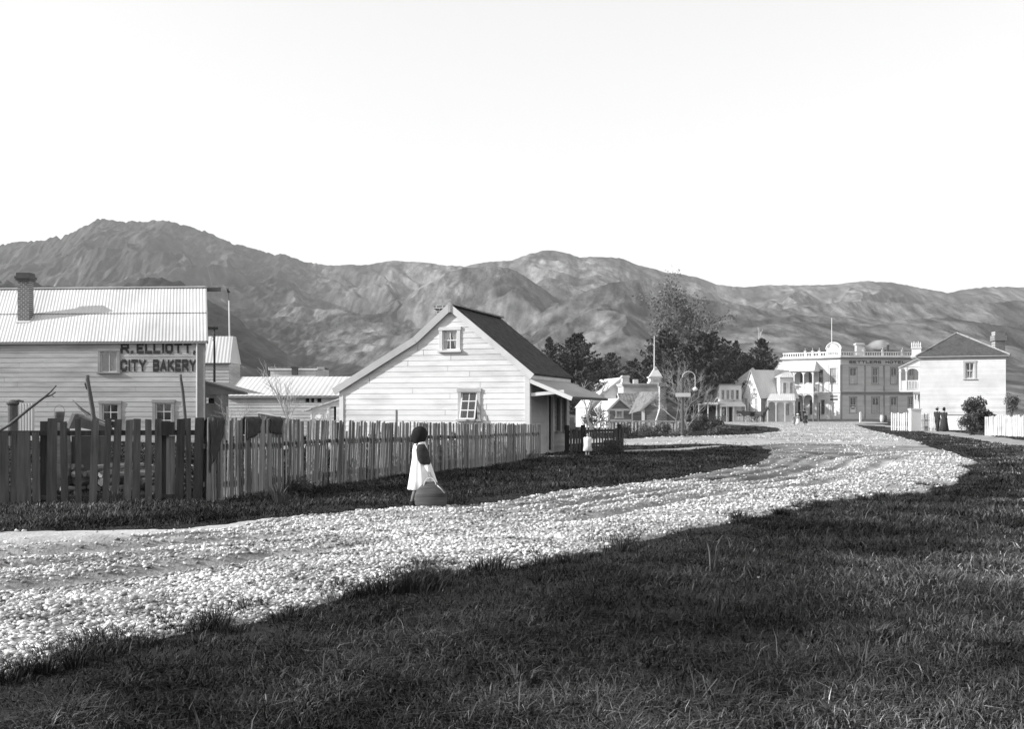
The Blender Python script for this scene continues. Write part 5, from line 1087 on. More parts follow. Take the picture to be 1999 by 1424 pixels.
# ================================================================ YARD CLUTTER BY THE BAKERY
def bough(name, label, Y, runs, r, cat='branch', group=None, m='bark'):
    o = MB()
    for pts, rr_ in runs:
        P3 = [(PX(p[0], Y+(p[2] if len(p) > 2 else 0)), Y+(p[2] if len(p) > 2 else 0), PZ(p[1], Y)) for p in pts]; o.tube(P3, [r*q for q in rr_], 7)
    me = bpy.data.meshes.new(name); me.from_pydata([tuple(v) for v in o.v], [], o.f); ob = link(name, me, M[m], smooth=True); c = o.v[0]; recentre(ob, (c[0], c[1], c[2])); return tag(ob, label, cat, group)
bough('forked_branch', 'long forked bare branch leaning up to the right at the left edge', 20.5, [([(-10, 846), (20, 829), (55, 800), (88, 775), (100, 764), (110, 753)], [1.2, 1.1, 1, .8, .6, .4]), ([(86, 777), (100, 772), (109, 766)], [.6, .5, .35]), ([(100, 771), (106, 776)], [.35, .2])], .028, group='poles and branches sticking up behind the fence')
bough('tree_stump_pole', 'stout crooked upright pole with a knobbed top behind the palings', 20.5, [([(190, 985), (186, 850), (181, 800), (175, 765), (171, 742), (170, 733)], [1.6, 1.3, 1.2, 1.1, 1.05, 1.25]), ([(171, 760), (166, 750), (165.5, 748)], [.7, .5, .4])], .036, 'pole', 'poles and branches sticking up behind the fence')
bough('branch', 'thin dark branch sloping down to the right behind the crooked pole', 21, [([(142, 782), (160, 799), (177, 811), (203, 826), (225, 845)], [.5, .8, .9, 1, 1]), ([(152, 796), (175, 815), (190, 824)], [.4, .5, .5])], .022, group='poles and branches sticking up behind the fence')
bough('pole', 'thin slightly curved pole in front of the right bakery window corner', 20.3, [([(364, 985), (363, 850), (361, 810), (357, 765), (353, 740), (352, 731)], [1.3, 1.15, 1.05, .95, .9, .9])], .030, 'pole', 'poles and branches sticking up behind the fence')
# stacked firewood behind the palings
wr = random.Random(5); k = 0
for row in range(4):
    for i in range(22):
        px = 86+i*14+wr.uniform(-4, 4); Y = 20.6+wr.uniform(-.2, .5); r0 = wr.uniform(.05, .085); z = .06+row*.13
        if row == 3 and not (i % 3 == 0): continue
        if row == 2 and i > 14: continue
        mb = MB(); a = wr.uniform(-.5, .5); L_ = wr.uniform(.4, .7); c = (PX(px, Y), Y, z); mb.tube([(c[0]-math.sin(a)*L_/2*1.6, c[1]-math.cos(a)*L_/2, z), (c[0]+math.sin(a)*L_/2*1.6, c[1]+math.cos(a)*L_/2, z+wr.uniform(-.03, .03))], [r0, r0*.92], 7)
        me = bpy.data.meshes.new('log'); me.from_pydata([tuple(v) for v in mb.v], [], mb.f); o = link('log', me, M['wood']); recentre(o, c); tag(o, 'sawn firewood log in the heap seen through the gaps of the dark palings', 'log', 'firewood logs heaped behind the palings')
# bucket, box, hoop, iron sheet, boiler
c = (PX(116, 20.5), 20.5, PZ(826, 20.5)); b = thing('bucket', 'tin bucket with wire handle perched above the palings', 'bucket', c)
mb = MB(); rg = [[(c[0]+r*math.cos(a), c[1]+r*math.sin(a)*.9, c[2]+z+.35*r*math.cos(a)*0) for a in [q*math.pi/8 for q in range(16)]] for r, z in ((.07, 0), (.10, .2), (.105, .205), (.095, .2), (.066, .01))]; mb.loft(rg); part('pail', mb, M['timber_h'], b, True)
mb = MB(); mb.tube([(c[0]+.10*math.cos(a), c[1], c[2]+.2+.13*math.sin(a)) for a in [q*math.pi/10 for q in range(11)]], .004, 5, False); part('handle', mb, M['dark'], b)
mb = MB(); mb.box((PX(116, 20.6), 20.6, PZ(835, 20.6)-.35), (.28, .28, .78)); me = bpy.data.meshes.new('barrel'); bx_ = MB(); cc = (PX(116, 20.6), 20.6); bx_.loft([[(cc[0]+r*math.cos(q*math.pi/8), cc[1]+r*math.sin(q*math.pi/8), z) for q in range(16)] for r, z in ((.17, 0), (.21, .35), (.21, .75), (.17, c[2]-.005))]); me.from_pydata([tuple(v) for v in bx_.v], [], bx_.f); o = link('barrel', me, M['timber_h']); recentre(o, (cc[0], cc[1], 0)); tag(o, 'old barrel standing under the tin bucket behind the palings', 'barrel')
b = thing('crate', 'tilted slatted wooden crate showing above the dark palings', 'crate', (PX(172, 20.8), 20.8, 1.05))
for i in range(6):
    mb = MB(); y = 20.55+.1*i; strip(mb, (PX(148+i*3, y), y, PZ(809+i*.5, y)), (PX(210+i*1.5, y), y, PZ(832+i*.4, y)), .05, .02); part('slat', mb, M['timber'], b)
mb = MB(); strip(mb, (PX(140, 20.6), 20.6, PZ(836, 20.6)), (PX(152, 20.6), 20.6, PZ(808, 20.6)), .06, .4); part('end_board', mb, M['timber'], b)
mb = MB(); mb.slab([(PX(145, 21.1), 21.1, PZ(833, 21.1)), (PX(205, 21.1), 21.1, PZ(846, 21.1)), (PX(210, 21.1), 21.1, PZ(833, 21.1)), (PX(152, 21.1), 21.1, PZ(810, 21.1))], .03); part('back_board', mb, M['dark'], b)
mb = MB(); mb.box((PX(175, 20.9), 20.9, .5), (.55, .35, 1.06)); me = bpy.data.meshes.new('packing_case'); me.from_pydata([tuple(v) for v in mb.v], [], mb.f); o = link('packing_case', me, M['dark']); recentre(o, (PX(175, 20.9), 20.9, 0)); tag(o, 'tall dark packing case carrying the tilted crate', 'packing case')
mb = MB(); N = 20; mb.tube([(PX(86, 19.2)+.11*math.cos(a), 19.2+.05*math.cos(a), PZ(875, 19.2)+.22*math.sin(a)) for a in [q*2*math.pi/N for q in range(N+1)]], .018, 6, False); me = bpy.data.meshes.new('iron_hoop'); me.from_pydata([tuple(v) for v in mb.v], [], mb.f); o = link('iron_hoop', me, M['iron']); recentre(o, (PX(86, 19.2), 19.2, .4)); tag(o, 'pale iron hoop hanging in the gap beside the low boards', 'hoop')
Ys = 49; mb = MB(); mb.corr((PX(33, Ys), Ys, .2), (PX(67, Ys), Ys, .2), (PX(67, Ys), Ys, PZ(788, Ys)), (PX(33, Ys), Ys, PZ(789, Ys)), .13, .025); me = bpy.data.meshes.new('iron_sheet'); me.from_pydata([tuple(v) for v in mb.v], [], mb.f); o = link('iron_sheet', me, M['iron']); o.modifiers.new('t', 'SOLIDIFY').thickness = .01; recentre(o, (PX(50, Ys), Ys, .2)); tag(o, 'upright corrugated iron sheet against the bakery wall at the far left', 'iron sheet')
c = (PX(25, 47), 47); b = thing('boiler', 'dark upright iron boiler beside the corrugated sheet at the far left', 'boiler', (*c, 0)); mb = MB(); mb.loft([[(c[0]+r*math.cos(q*math.pi/7), c[1]+r*math.sin(q*math.pi/7), z) for q in range(14)] for r, z in ((.2, 0), (.2, 1.75), (.26, 1.8), (.26, 1.86), (.1, 1.98))]); part('drum', mb, M['dark'], b); mb = MB(); mb.tube([(c[0], c[1], 1.9), (c[0]+.25, c[1], 1.95), (c[0]+.45, c[1], 1.9)], .05, 6); part('spout', mb, M['dark'], b)

# ================================================================ STREET LAMP
c = rt(1332, 62); c = (c[0], c[1], 0); b = thing('street_lamp', 'slender street lamp with curved arm and small cross board by the bare tree', 'street lamp', c)
mb = MB(); mb.tube([(c[0], c[1], -.1), (c[0], c[1], 2.6), (c[0], c[1], PZ(737, 62))], [.09, .075, .05], 8); part('post', mb, M['dark'], b)
x1 = PX(1357, 62)-c[0]; zt = PZ(737, 62); mb = MB(); mb.tube([(c[0], c[1], zt)]+[(c[0]+x1/2-x1/2*math.cos(a), c[1], zt+.33*math.sin(a)) for a in [q*math.pi/10 for q in range(1, 11)]]+[(c[0]+x1, c[1], PZ(757, 62))], .02, 6); part('arm', mb, M['offwhite'], b)
mb = MB(); zl = PZ(760.5, 62); mb.loft([[(c[0]+x1+r*math.cos(q*math.pi/6), c[1]+r*math.sin(q*math.pi/6), z) for q in range(12)] for r, z in ((.05, zl+.13), (.14, zl+.05), (.15, zl), (.10, zl-.08), (.03, zl-.1))]); part('lantern', mb, M['white'], b)
mb = MB(); mb.box((PX(1333, 62), c[1]-.1, PZ(771.5, 62)), (.85, .03, .22)); part('sign_board', mb, M['offwhite'], b)

# ================================================================ TREES AND BUSHES
def cards(cen, size, rng, aspect=1.0, up=None):
    n = len(cen); Rm = rotm(n, rng); h = size[:, None]
    a = Rm[:, :, 0]*h; b = Rm[:, :, 1]*h*aspect
    P = np.stack([cen-a-b, cen+a-b*.6, cen+a*.8+b, cen-a*.7+b*.8], 1); return P.reshape(-1, 3), (np.arange(n)*4)[:, None]+np.array([[0, 1, 2, 3]])
V_, Q_ = cards(UG[0], UG[1].uniform(.02, .055, len(UG[0])), UG[1], .5); me = npmesh('undergrowth', V_, Q_, tone=np.repeat(UG[1].uniform(.3, 1.2, len(UG[0])), 4)); tag(link('undergrowth', me, M['leaf']), 'dark weeds and rank growth behind the long split paling fence', 'undergrowth', kind='stuff')
def crown_obj(root, cen, size, rng, m, aspect=1.0, name='crown', tone=None):
    V, Qd = cards(cen, size, rng, aspect); V = V-np.array(WL[root.name]); n = len(cen)
    if tone is None: tone = rng.uniform(.5, 1.6, n)
    me = npmesh(name, V, Qd, tone=np.repeat(tone, 4)); me.materials.append(M[m]); o = bpy.data.objects.new(name, me); C.link(o); o.parent = root; return o
def conifer(px, ytop, Y, width, seed, label, group='dark conifers behind the township', dens=1.0, flat=0.35, zb=0.0, name='conifer', m='needle', shape=.75):
    rg = np.random.default_rng(seed); x, y = rt(px, Y); H = PZ(ytop, Y); Rw = width/F_PX*Y/2
    root = thing(name, label, 'tree', (x, y, 0), group)
    mb = MB(); mb.tube([(x, y, -.2), (x+.1, y, H*.5), (x, y, H*.96)], [H*.025, H*.016, .03], 7); part('trunk', mb, M['bark'], root)
    nb = int(260*dens); cen = []; sz = []
    limbs = MB()
    for i in range(nb):
        h = .10+.88*((i+rg.random())/nb); az = rg.uniform(0, 2*math.pi); L = Rw*(1-h)**shape*rg.uniform(.55, 1.2)+.15*Rw*(1-h)
        tilt = flat*(1 if h > .2 else .4)+rg.uniform(-.1, .25); z0 = H*h
        npt = int(60*max(.35, L/Rw)); t = rg.random(npt)**.65
        cx = x+math.cos(az)*L*t; cy = y+math.sin(az)*L*t; cz = z0+L*t*tilt+L*t*t*.12
        sp_ = (.05+.22*t*(1-t)*2)*L*.55; cen.append(np.stack([cx+rg.normal(0, 1, npt)*sp_, cy+rg.normal(0, 1, npt)*sp_, cz+rg.normal(0, 1, npt)*sp_*.13], 1)); sz.append(np.full(npt, Rw*.048)*rg.uniform(.5, 1.5, npt))
        if i % 3 == 0: limbs.tube([(x, y, z0), (x+math.cos(az)*L*.85, y+math.sin(az)*L*.85, z0+L*.85*tilt+.1*L)], [H*.006, .015], 5, False)
    part('limbs', limbs, M['bark'], root)
    cen = np.concatenate(cen); sz = np.concatenate(sz); crown_obj(root, cen, sz, rg, m, .34, tone=rg.uniform(.4, 1.9, len(cen))*(1+.5*fbm(cen[:, 0]/(Rw*.35), cen[:, 2]/(Rw*.25), 2, seed)))  # paler clumps: sunlit foliage painted into the tone
    return root
conifer(1073, 657, 150, 90, 1, 'broad dark conifer directly above the cottage roof slope')
conifer(1125, 652, 140, 150, 2, 'large layered dark conifer right of the cottage roof', flat=.25, shape=.6)
conifer(1190, 690, 150, 120, 3, 'paler ragged conifer above the white hall', dens=.8, shape=.6, flat=.2, m='leaf')
conifer(1232, 705, 160, 90, 4, 'low wide conifer just behind the parapet building', flat=.3, shape=.55, dens=.7)
conifer(1300, 646, 158, 170, 5, 'tall dark conifer behind the turret flagpole')
conifer(1378, 652, 160, 170, 6, 'tall dark conifer behind the street lamp', shape=.55)
conifer(1345, 676, 152, 170, 7, 'dense dark conifer between the two tallest by the turret', shape=.5)
conifer(1262, 705, 165, 100, 8, 'dark conifer whose foot is hidden by the turret', shape=.55)
conifer(1425, 680, 168, 120, 9, 'dark conifer left of the pointed pair', shape=.5)
conifer(1437, 663, 170, 80, 10, 'left one of two pointed dark conifers behind the shops', shape=.8)
conifer(1487, 661, 172, 110, 11, 'right one of two pointed dark conifers behind the shops', shape=.7)
conifer(1460, 695, 166, 150, 12, 'low dark conifer filling the gap between the pointed pair', shape=.5)
conifer(1530, 710, 178, 60, 13, 'small dark conifer top just above the long pale roof', shape=.6, dens=.6)
conifer(1392, 712, 170, 150, 14, 'dark bushy conifer behind the corner shop', shape=.45)
conifer(1155, 730, 120, 80, 15, 'low dark conifer under the verandah eave beyond the cottage', shape=.5, dens=.7)
def branchy(px, ytop, Y, spread, seed, label, name='bare_tree', m='palebark', leaf=None, r0=.12, depth=5, group=None, cat='tree', leafn=0, zb=0, lean=0, first=.3):
    rg = np.random.default_rng(seed); x, y = rt(px, Y); H = PZ(ytop, Y)-zb; root = thing(name, label, cat, (x, y, zb), group); mb = MB(); tips = []
    def grow(p, d, L, r, k):
        p = Vector(p); q = p+d*L*.5+Vector(rg.normal(0, L*.05, 3)); e = q+d*L*.5+Vector(rg.normal(0, L*.06, 3)); mb.tube([p, q, e], [r, r*.85, r*.68], 5 if k < 3 else 4, False)
        if k == 0: tips.append(e); return
        tips.append(q)
        for i in range(3 if k > 2 else 2+int(rg.random() < .6)):
            dd = (d+Vector(rg.normal(0, 1, 3))*spread); dd.z = max(dd.z, .05+.1*k); grow(e if i < 2 else q, dd.normalized(), L*rg.uniform(.62, .85), r*.62, k-1)
    tot = sum(.73**i for i in range(depth+1)); L0 = H/tot*1.12
    grow((x, y, zb-.1), Vector((lean, 0, 1)).normalized(), L0, r0, depth); part('trunk', mb, M[m], root)
    if leaf:
        t = np.array([tuple(v) for v in tips]); idx = rg.integers(0, len(t), leafn); sc = H*.024; cen = t[idx]+rg.normal(0, 1, (leafn, 3))*sc; crown_obj(root, cen, rg.uniform(.4, 1.3, leafn)*H*.0095, rg, leaf, .5)
    return root
branchy(1332, 600, 178, .25, 21, 'tall open gum tree with pale bare limbs rising above the dark conifers', 'gum_tree', 'timber', 'gumleaf', .26, 6, leafn=8000)
branchy(1290, 690, 153, .35, 22, 'smaller pale limbed tree in front of the dark conifers left of the gum', 'gum_tree', 'timber', 'leaf', .16, 5, leafn=3000)
branchy(1400, 672, 168, .35, 27, 'pale limbed leafy tree in front of the dark conifers right of the gum', 'gum_tree', 'timber', 'leaf', .16, 5, leafn=4500)
branchy(1341, 722, 66, .42, 23, 'bare winter tree with a haze of fine twigs around the street lamp', 'bare_tree', 'timber', None, .07, 7)
branchy(1318, 745, 68, .45, 24, 'smaller bare winter tree just left of the street lamp', 'bare_tree', 'timber', None, .06, 6)
branchy(1152, 738, 60, .55, 25, 'bare crooked tree beyond the verandah, in front of the white hut', 'bare_tree', 'timber', None, .10, 5)
branchy(571, 735, 44, .28, 26, 'slim bare sapling in front of the long white building', 'bare_tree', 'palebark', None, .055, 5, lean=-.12)
branchy(455, 790, 40, .5, 28, 'fine leafless shrub beside the bakery lean-to', 'bare_shrub', 'timber', None, .03, 5, cat='shrub')
branchy(1483, 660, 230, .08, 29, 'dead pale leafless trunk standing between the pointed conifers', 'dead_tree', 'palebark', None, .18, 2)
def bush(px, ytop, ybot, Y, width, seed, label, m='leaf', n=2600, group=None, name='bush', tone=1.0, sz=.05):
    rg = np.random.default_rng(seed); x, y = rt(px, Y); zb = max(PZ(ybot, Y), 0); H = PZ(ytop, Y)-zb; W_ = width/F_PX*Y/2
    root = thing(name, label, 'bush', (x, y, zb), group); nl = 16; c0 = np.stack([rg.normal(0, .42, nl)*W_, rg.normal(0, .35, nl)*W_, (.15+.75*rg.random(nl))*H], 1); rr_ = (.28+.22*rg.random(nl))*min(W_, H)
    k = rg.integers(0, nl, n); d = rg.normal(size=(n, 3)); d /= np.linalg.norm(d, axis=1)[:, None]; cen = c0[k]+d*(rr_[k]*rg.uniform(.5, 1.15, n))[:, None]; cen[:, 2] = np.abs(cen[:, 2]); cen += np.array([x, y, zb])
    crown_obj(root, cen, rg.uniform(.5, 1.4, n)*max(sz*(W_+H)/2, .015), rg, m, .55, name='foliage', tone=rg.uniform(.5, 1.6, n)*tone)
    mb = MB()
    for i in range(5): a = c0[i]; mb.tube([(x, y, zb-.05), (x+a[0]*.5, y+a[1]*.5, zb+a[2]*.6), (x+a[0], y+a[1], zb+a[2])], [.03, .02, .01], 5, False)
    part('stem', mb, M['bark'], root); return root
bush(1905, 780, 842, 70, 52, 31, 'tall climbing bush on the fence below the white house', n=4200)
bush(1893, 812, 850, 67, 38, 32, 'lower leafy bush left of the white board fence', n=2200)
bush(1975, 770, 812, 72, 34, 33, 'thin pale shrub at the right edge of the white house', m='gumleaf', n=1100)
bush(1374, 812, 838, 72, 46, 34, 'round dark bush right of the street lamp', n=3000)
bush(1400, 816, 840, 78, 30, 35, 'dark bush at the foot of the awning posts', n=1800)
bush(1355, 822, 843, 68, 34, 36, 'dark scrubby bush at the foot of the street lamp', n=2000)
bush(1295, 828, 848, 68, 36, 37, 'low dark bush in front of the barn pickets', n=1800)
bush(1255, 830, 850, 66, 40, 38, 'low pale weeds in front of the barn corner', m='gumleaf', n=1500)
bush(1222, 832, 852, 64, 44, 39, 'low scrub right of the short dark picket fence', n=1800)
bush(1275, 834, 849, 67, 30, 40, 'small dark clump below the brick chimney', n=1200)
bush(1160, 800, 832, 74, 50, 41, 'tall weeds in front of the furthest left white hut', m='gumleaf', n=1600)
bush(1410, 834, 849, 70, 60, 42, 'low weeds on the far bank left of the cart', m='gumleaf', n=1800)
bush(1460, 833, 845, 85, 70, 43, 'low grassy scrub below the horse and cart', m='leaf', n=1800)
bush(1325, 838, 853, 64, 60, 44, 'pale grass clump around the foot of the street lamp', m='gumleaf', n=1500)
bush(770, 905, 942, 26, 50, 45, 'dark weeds at the foot of the paling fence behind the girl', n=2200, sz=.03)
bush(585, 935, 965, 20.5, 70, 46, 'dark weeds at the foot of the paling fence near the sacks', n=2200, sz=.03)
bush(1030, 880, 900, 34, 90, 47, 'dark weeds at the cottage end of the paling fence', n=2600, sz=.03)
bush(1195, 862, 892, 38, 60, 48, 'dark leafy clump in front of the short picket fence', n=2600, sz=.04)
bush(905, 895, 915, 30, 60, 49, 'dark weeds along the middle of the paling fence', n=2000, sz=.03)
def tuft(px, py, h, seed, label, n=70, spread=.12, m='grass', w=.006, tone=.7, lean=.5, name='tussock'):
    x, y = G(px, py); z = gz(x, y); rg = np.random.default_rng(seed); V = []; Q_ = []; T_ = []; tn_ = []
    for i in range(n):
        a = rg.uniform(0, 6.28); r = rg.random()*spread; bx, by = x+math.cos(a)*r, y+math.sin(a)*r; hh = h*rg.uniform(.5, 1.1); l = lean*rg.uniform(.2, 1.2)*hh; f = rg.uniform(0, 3.14); wx, wy = math.cos(f)*w, math.sin(f)*w; k = len(V)
        V += [(bx-wx, by-wy, z-.02), (bx+wx, by+wy, z-.02), (bx+math.cos(a)*l*.35+wx*.8, by+math.sin(a)*l*.35+wy*.8, z+hh*.6), (bx+math.cos(a)*l*.35-wx*.8, by+math.sin(a)*l*.35-wy*.8, z+hh*.6), (bx+math.cos(a)*l, by+math.sin(a)*l, z+hh*.9)]
        Q_.append((k, k+1, k+2, k+3)); T_.append((k+3, k+2, k+4)); tn_ += [tone*rg.uniform(.5, 1.5)]*5
    V = np.array(V)-np.array([x, y, z]); me = npmesh(name, V, Q_, T_, tone=tn_); o = bpy.data.objects.new(name, me); C.link(o); me.materials.append(M[m]); o.location = (x, y, z); return tag(o, label, 'tussock')
tuft(795, 1160, .20, 1, 'large dark grass tussock on the near edge of the gravel left of centre', 240, .30, w=.0035, tone=.5, lean=1.0)
tuft(755, 1162, .17, 2, 'dark tussock just left of the largest one at the gravel edge', 150, .2, w=.0035, tone=.5, lean=1.0)
tuft(850, 1146, .15, 3, 'dark tussock just right of the largest one at the gravel edge', 150, .22, w=.0035, tone=.5, lean=1.0)
tuft(545, 990, .35, 4, 'spiky pale leaved tussock in front of the split palings', 40, .10, w=.008, tone=2.2)
tuft(228, 985, .30, 5, 'spiky pale leaved tussock at the foot of the dark palings', 40, .1, w=.009, tone=2.6)
tuft(950, 1120, .16, 6, 'small dark tussock sprouting through the near gravel', 60, .2)
tuft(1010, 1340, .10, 7, 'pale leaved weed clump low in the foreground near the centre', 50, .1, w=.006, tone=2.0, lean=1.2)
tuft(1700, 1250, .12, 8, 'pale leaved weed clump in the right foreground', 60, .14, w=.006, tone=2.0, lean=1.2)
tuft(1390, 1120, .45, 9, 'tall pale seeding dock stalk standing in the right hand grass', 9, .04, w=.006, tone=3.0, lean=.3)
rv = np.random.default_rng(91); pts_ = np.array([p for p in ROAD_PX if 5 < p[0] < 1900 and p[1] > 925 and ROAD_PX.index(p) >= LOW0]); V = []; Q_ = []; T_ = []; tn_ = []
for c_ in range(150):
    i = rv.integers(0, len(pts_)-1); f_ = rv.random(); q_ = pts_[i]*(1-f_)+pts_[i+1]*f_; x, y = G(q_[0]+rv.normal(0, 25), q_[1]+rv.uniform(-16, 14)); z = gz(x, y); hT = rv.uniform(.05, .15); tT = rv.uniform(.2, 1.6); sp_ = rv.uniform(.04, .2)
    for _ in range(int(rv.uniform(30, 110))):
        a = rv.uniform(0, 6.28); r = rv.random()*sp_; bx, by = x+math.cos(a)*r, y+math.sin(a)*r; hh = hT*rv.uniform(.4, 1.2); l = hh*rv.uniform(.2, 1.4); f = rv.uniform(0, 3.14); w = .003*max(1, y/9); wx, wy = math.cos(f)*w, math.sin(f)*w; k = len(V)
        V += [(bx-wx, by-wy, z-.02), (bx+wx, by+wy, z-.02), (bx+math.cos(a)*l*.35+wx*.8, by+math.sin(a)*l*.35+wy*.8, z+hh*.6), (bx+math.cos(a)*l*.35-wx*.8, by+math.sin(a)*l*.35-wy*.8, z+hh*.6), (bx+math.cos(a)*l, by+math.sin(a)*l, z+hh*.9)]
        Q_.append((k, k+1, k+2, k+3)); T_.append((k+3, k+2, k+4)); tn_ += [tT*rv.uniform(.4, 1.6)]*5
me = npmesh('verge_weeds', V, Q_, T_, tone=tn_); tag(link('verge_weeds', me, M['grass']), 'ragged weeds spilling over the near edge of the gravel', 'weeds', kind='stuff')
# ================================================================ PEOPLE, HORSE AND CART
def ring(cx, cy, z, rx, ry, n=20, fold=0, nf=9, ph=0): return [(cx+rx*(1+fold*math.cos(nf*a+ph))*math.cos(a), cy+ry*(1+fold*math.cos(nf*a+ph))*math.sin(a), z) for a in [k*2*math.pi/n for k in range(n)]]
def body(x, y, z, H, face, arms=((.12, .0), (.12, .0)), stride=.0, thick=1.0, elbow=((0, 0), (0, 0)), wz=(.48, .48), foot=0):
    """continuous body in a local frame facing +X, turned by face; returns mesh in world space and hand points. Arms: (forward swing, side)"""
    s = H; V = []; E = []; Rr = []
    def add(p, r, par=None):
        V.append(p); Rr.append(r*s*thick if r > .03 else r*s); i = len(V)-1
        if par is not None: E.append((par, i))
        return i
    pel = add((0, 0, .53*s), .075); sp = add((0, 0, .63*s), .068, pel); ch = add((.0, 0, .74*s), .078, sp); nb = add((0, 0, .82*s), .040, ch); nk = add((.005*s, 0, .865*s), .030, nb); h1 = add((.012*s, 0, .905*s), .050, nk); h2 = add((.014*s, 0, .955*s), .052, h1); add((.01*s, 0, .985*s), .030, h2)
    add((.066*s, 0, .922*s), .007, h2)     # nose
    hands = []
    for sd, (fw, out), (ef, eo), wzz in ((1, arms[0], elbow[0], wz[0]), (-1, arms[1], elbow[1], wz[1])):
        sh = add((0, sd*.105*s, .805*s), .036, ch); e = add((.35*fw*s, sd*(.125+out)*s, .63*s), .026, sh)
        wp = ((.35*fw+ef+.06)*s, sd*(.13+out+eo)*s, wzz*s); w = add(wp, .016, e); pm = add((wp[0]+.012*s, wp[1], wp[2]-.035*s), .018, w)
        for k, L in enumerate((.034, .042, .044, .038)):
            fy = (k-1.5)*.009*s; a = add((wp[0]+(.018-.0*k)*s, wp[1]+fy, wp[2]-.06*s), .0055, pm); add((wp[0]+.012*s, wp[1]+fy, wp[2]-(.062+L*.8)*s), .0045, a)
        a = add((wp[0]+.035*s, wp[1], wp[2]-.045*s), .006, pm); add((wp[0]+.045*s, wp[1], wp[2]-.065*s), .005, a); hands.append(len(V)-1)
    for sd in (1, -1):
        st = stride*sd; hp = add((0, sd*.05*s, .50*s), .062, pel); kn = add((st*.5*s+.01*s+foot*.45*s, sd*.052*s, .285*s), .040, hp); st = st+foot; an = add((st*s-.01*s, sd*.052*s, .045*s), .024, kn); hl = add((st*s+.02*s, sd*.053*s, .02*s), .022, an); add((st*s+.085*s, sd*.058*s, .016*s), .017, hl)
    me = bake(V, E, Rr, 1); n = len(me.vertices); co = np.empty(n*3, np.float32); me.vertices.foreach_get('co', co); co = co.reshape(-1, 3)
    c, q = math.cos(face), math.sin(face); out = np.stack([co[:, 0]*c-co[:, 1]*q+x, co[:, 0]*q+co[:, 1]*c+y, co[:, 2]+z], 1); me.vertices.foreach_set('co', out.ravel().astype(np.float32)); me.update()
    T = lambda p: (p[0]*s*c-p[1]*s*q+x, p[0]*s*q+p[1]*s*c+y, p[2]*s+z)
    return me, T
def tw(T, rings): return [[T(p) for p in r] for r in rings]
def person(label, px, Y, H, face, top='dress', lower='dress', skirt=False, hat=None, apron=None, group=None, z=None, stride=.1, hatm='dress', arms=((.1, 0), (-.1, 0)), **kw):
    x, y = rt(px, Y); z = gz(x, y) if z is None else z; root = thing('person', label, 'person', (x, y, z), group)
    me, T = body(x, y, z, H, face, arms=arms, stride=stride, **kw); bo = link('body', me, M['skin'], root, True)
    mb = MB(); n = 18
    mb.loft(tw(T, [ring(0, 0, .40 if not skirt else .55, .085, .105, n), ring(0, 0, .53, .082, .105, n), ring(0, 0, .64, .075, .098, n), ring(.0, 0, .74, .085, .118, n), ring(0, 0, .80, .07, .105, n), ring(.003, 0, .835, .038, .045, n)]))
    part('jacket', mb, M[top], root, True)
    for sd, (fw, out) in ((1, arms[0]), (-1, arms[1])):
        mb = MB(); mb.tube([T((0, sd*.10, .81)), T((.0, sd*.125, .77)), T((.35*fw, sd*(.13+out), .63)), T((.35*fw+.055, sd*(.135+out), .495))], [.040*H, .046*H, .036*H, .026*H], 10); part('sleeve', mb, M[top], root, True)
    if skirt:
        mb = MB(); mb.loft(tw(T, [ring(0, 0, .60, .075, .095, 28), ring(0, 0, .53, .11, .13, 28, .03), ring(0, 0, .3, .15, .16, 28, .05), ring(0, 0, skirt, .19, .19, 28, .07)])); part('skirt', mb, M[lower], root, True)
    else:
        for sd in (1, -1):
            st = stride*sd; mb = MB(); mb.tube([T((0, sd*.045, .54)), T((st*.5+.01, sd*.052, .285)), T((st*.95-.0, sd*.052, .05))], [.072*H, .052*H, .042*H], 12); part('trouser_leg', mb, M[lower], root, True)
    for sd in (1, -1):
        st = stride*sd; mb = MB(); mb.loft(tw(T, [[(st+a, sd*.053+b, zz) for a, b in pts] for zz, pts in ((0.0, [(-.03, -.022), (.03, -.024), (.1, -.02), (.115, 0), (.1, .02), (.03, .024), (-.03, .022), (-.04, 0)]), (.03, [(-.03, -.024), (.02, -.026), (.08, -.018), (.10, 0), (.08, .018), (.02, .026), (-.03, .024), (-.04, 0)]), (.06, [(-.03, -.022), (.0, -.024), (.015, -.02), (.025, 0), (.015, .02), (0, .024), (-.03, .022), (-.038, 0)]))])); part('boot', mb, M['black'], root, True)
    if apron:
        mb = MB(); mb.loft(tw(T, [ring(.01, 0, .79, .085, .10, 28), ring(.01, 0, .66, .10, .12, 28, .02), ring(.01, 0, .5, .14, .15, 28, .05), ring(.01, 0, apron, .185, .19, 28, .07)])); part('pinafore', mb, M['pinafore'], root, True)
    mb = MB(); mb.loft(tw(T, [ring(-.012, 0, zz, r, r*.92, 14) for zz, r in ((.885, .035), (.91, .056), (.95, .062), (.985, .048), (1.0, .015))])); part('hair', mb, M['hair'], root, True)
    if hat == 'brim':
        mb = MB(); mb.loft(tw(T, [ring(0, 0, zz, r, r*.9, 18) for zz, r in ((.955, .105), (.962, .108), (.968, .06), (1.0, .057), (1.03, .045), (1.033, .01))])); part('hat', mb, M[hatm], root, True)
    if hat == 'bonnet':
        mb = MB(); mb.loft(tw(T, [ring(-.0, 0, zz, r, r, 16) for zz, r in ((.93, .09), (.95, .125), (.965, .12), (1.0, .085), (1.035, .06), (1.045, .01))])); part('hat', mb, M[hatm], root, True)
    return root
person('man in dark suit and hat behind the children, left of the pair', 1561.5, 148, 1.72, R(-20), 'dress', 'dress', hat='brim', hatm='black')
person('man in dark suit and hat behind the children, right of the pair', 1570.5, 147, 1.78, R(200), 'dress', 'dress', hat='brim', hatm='black')
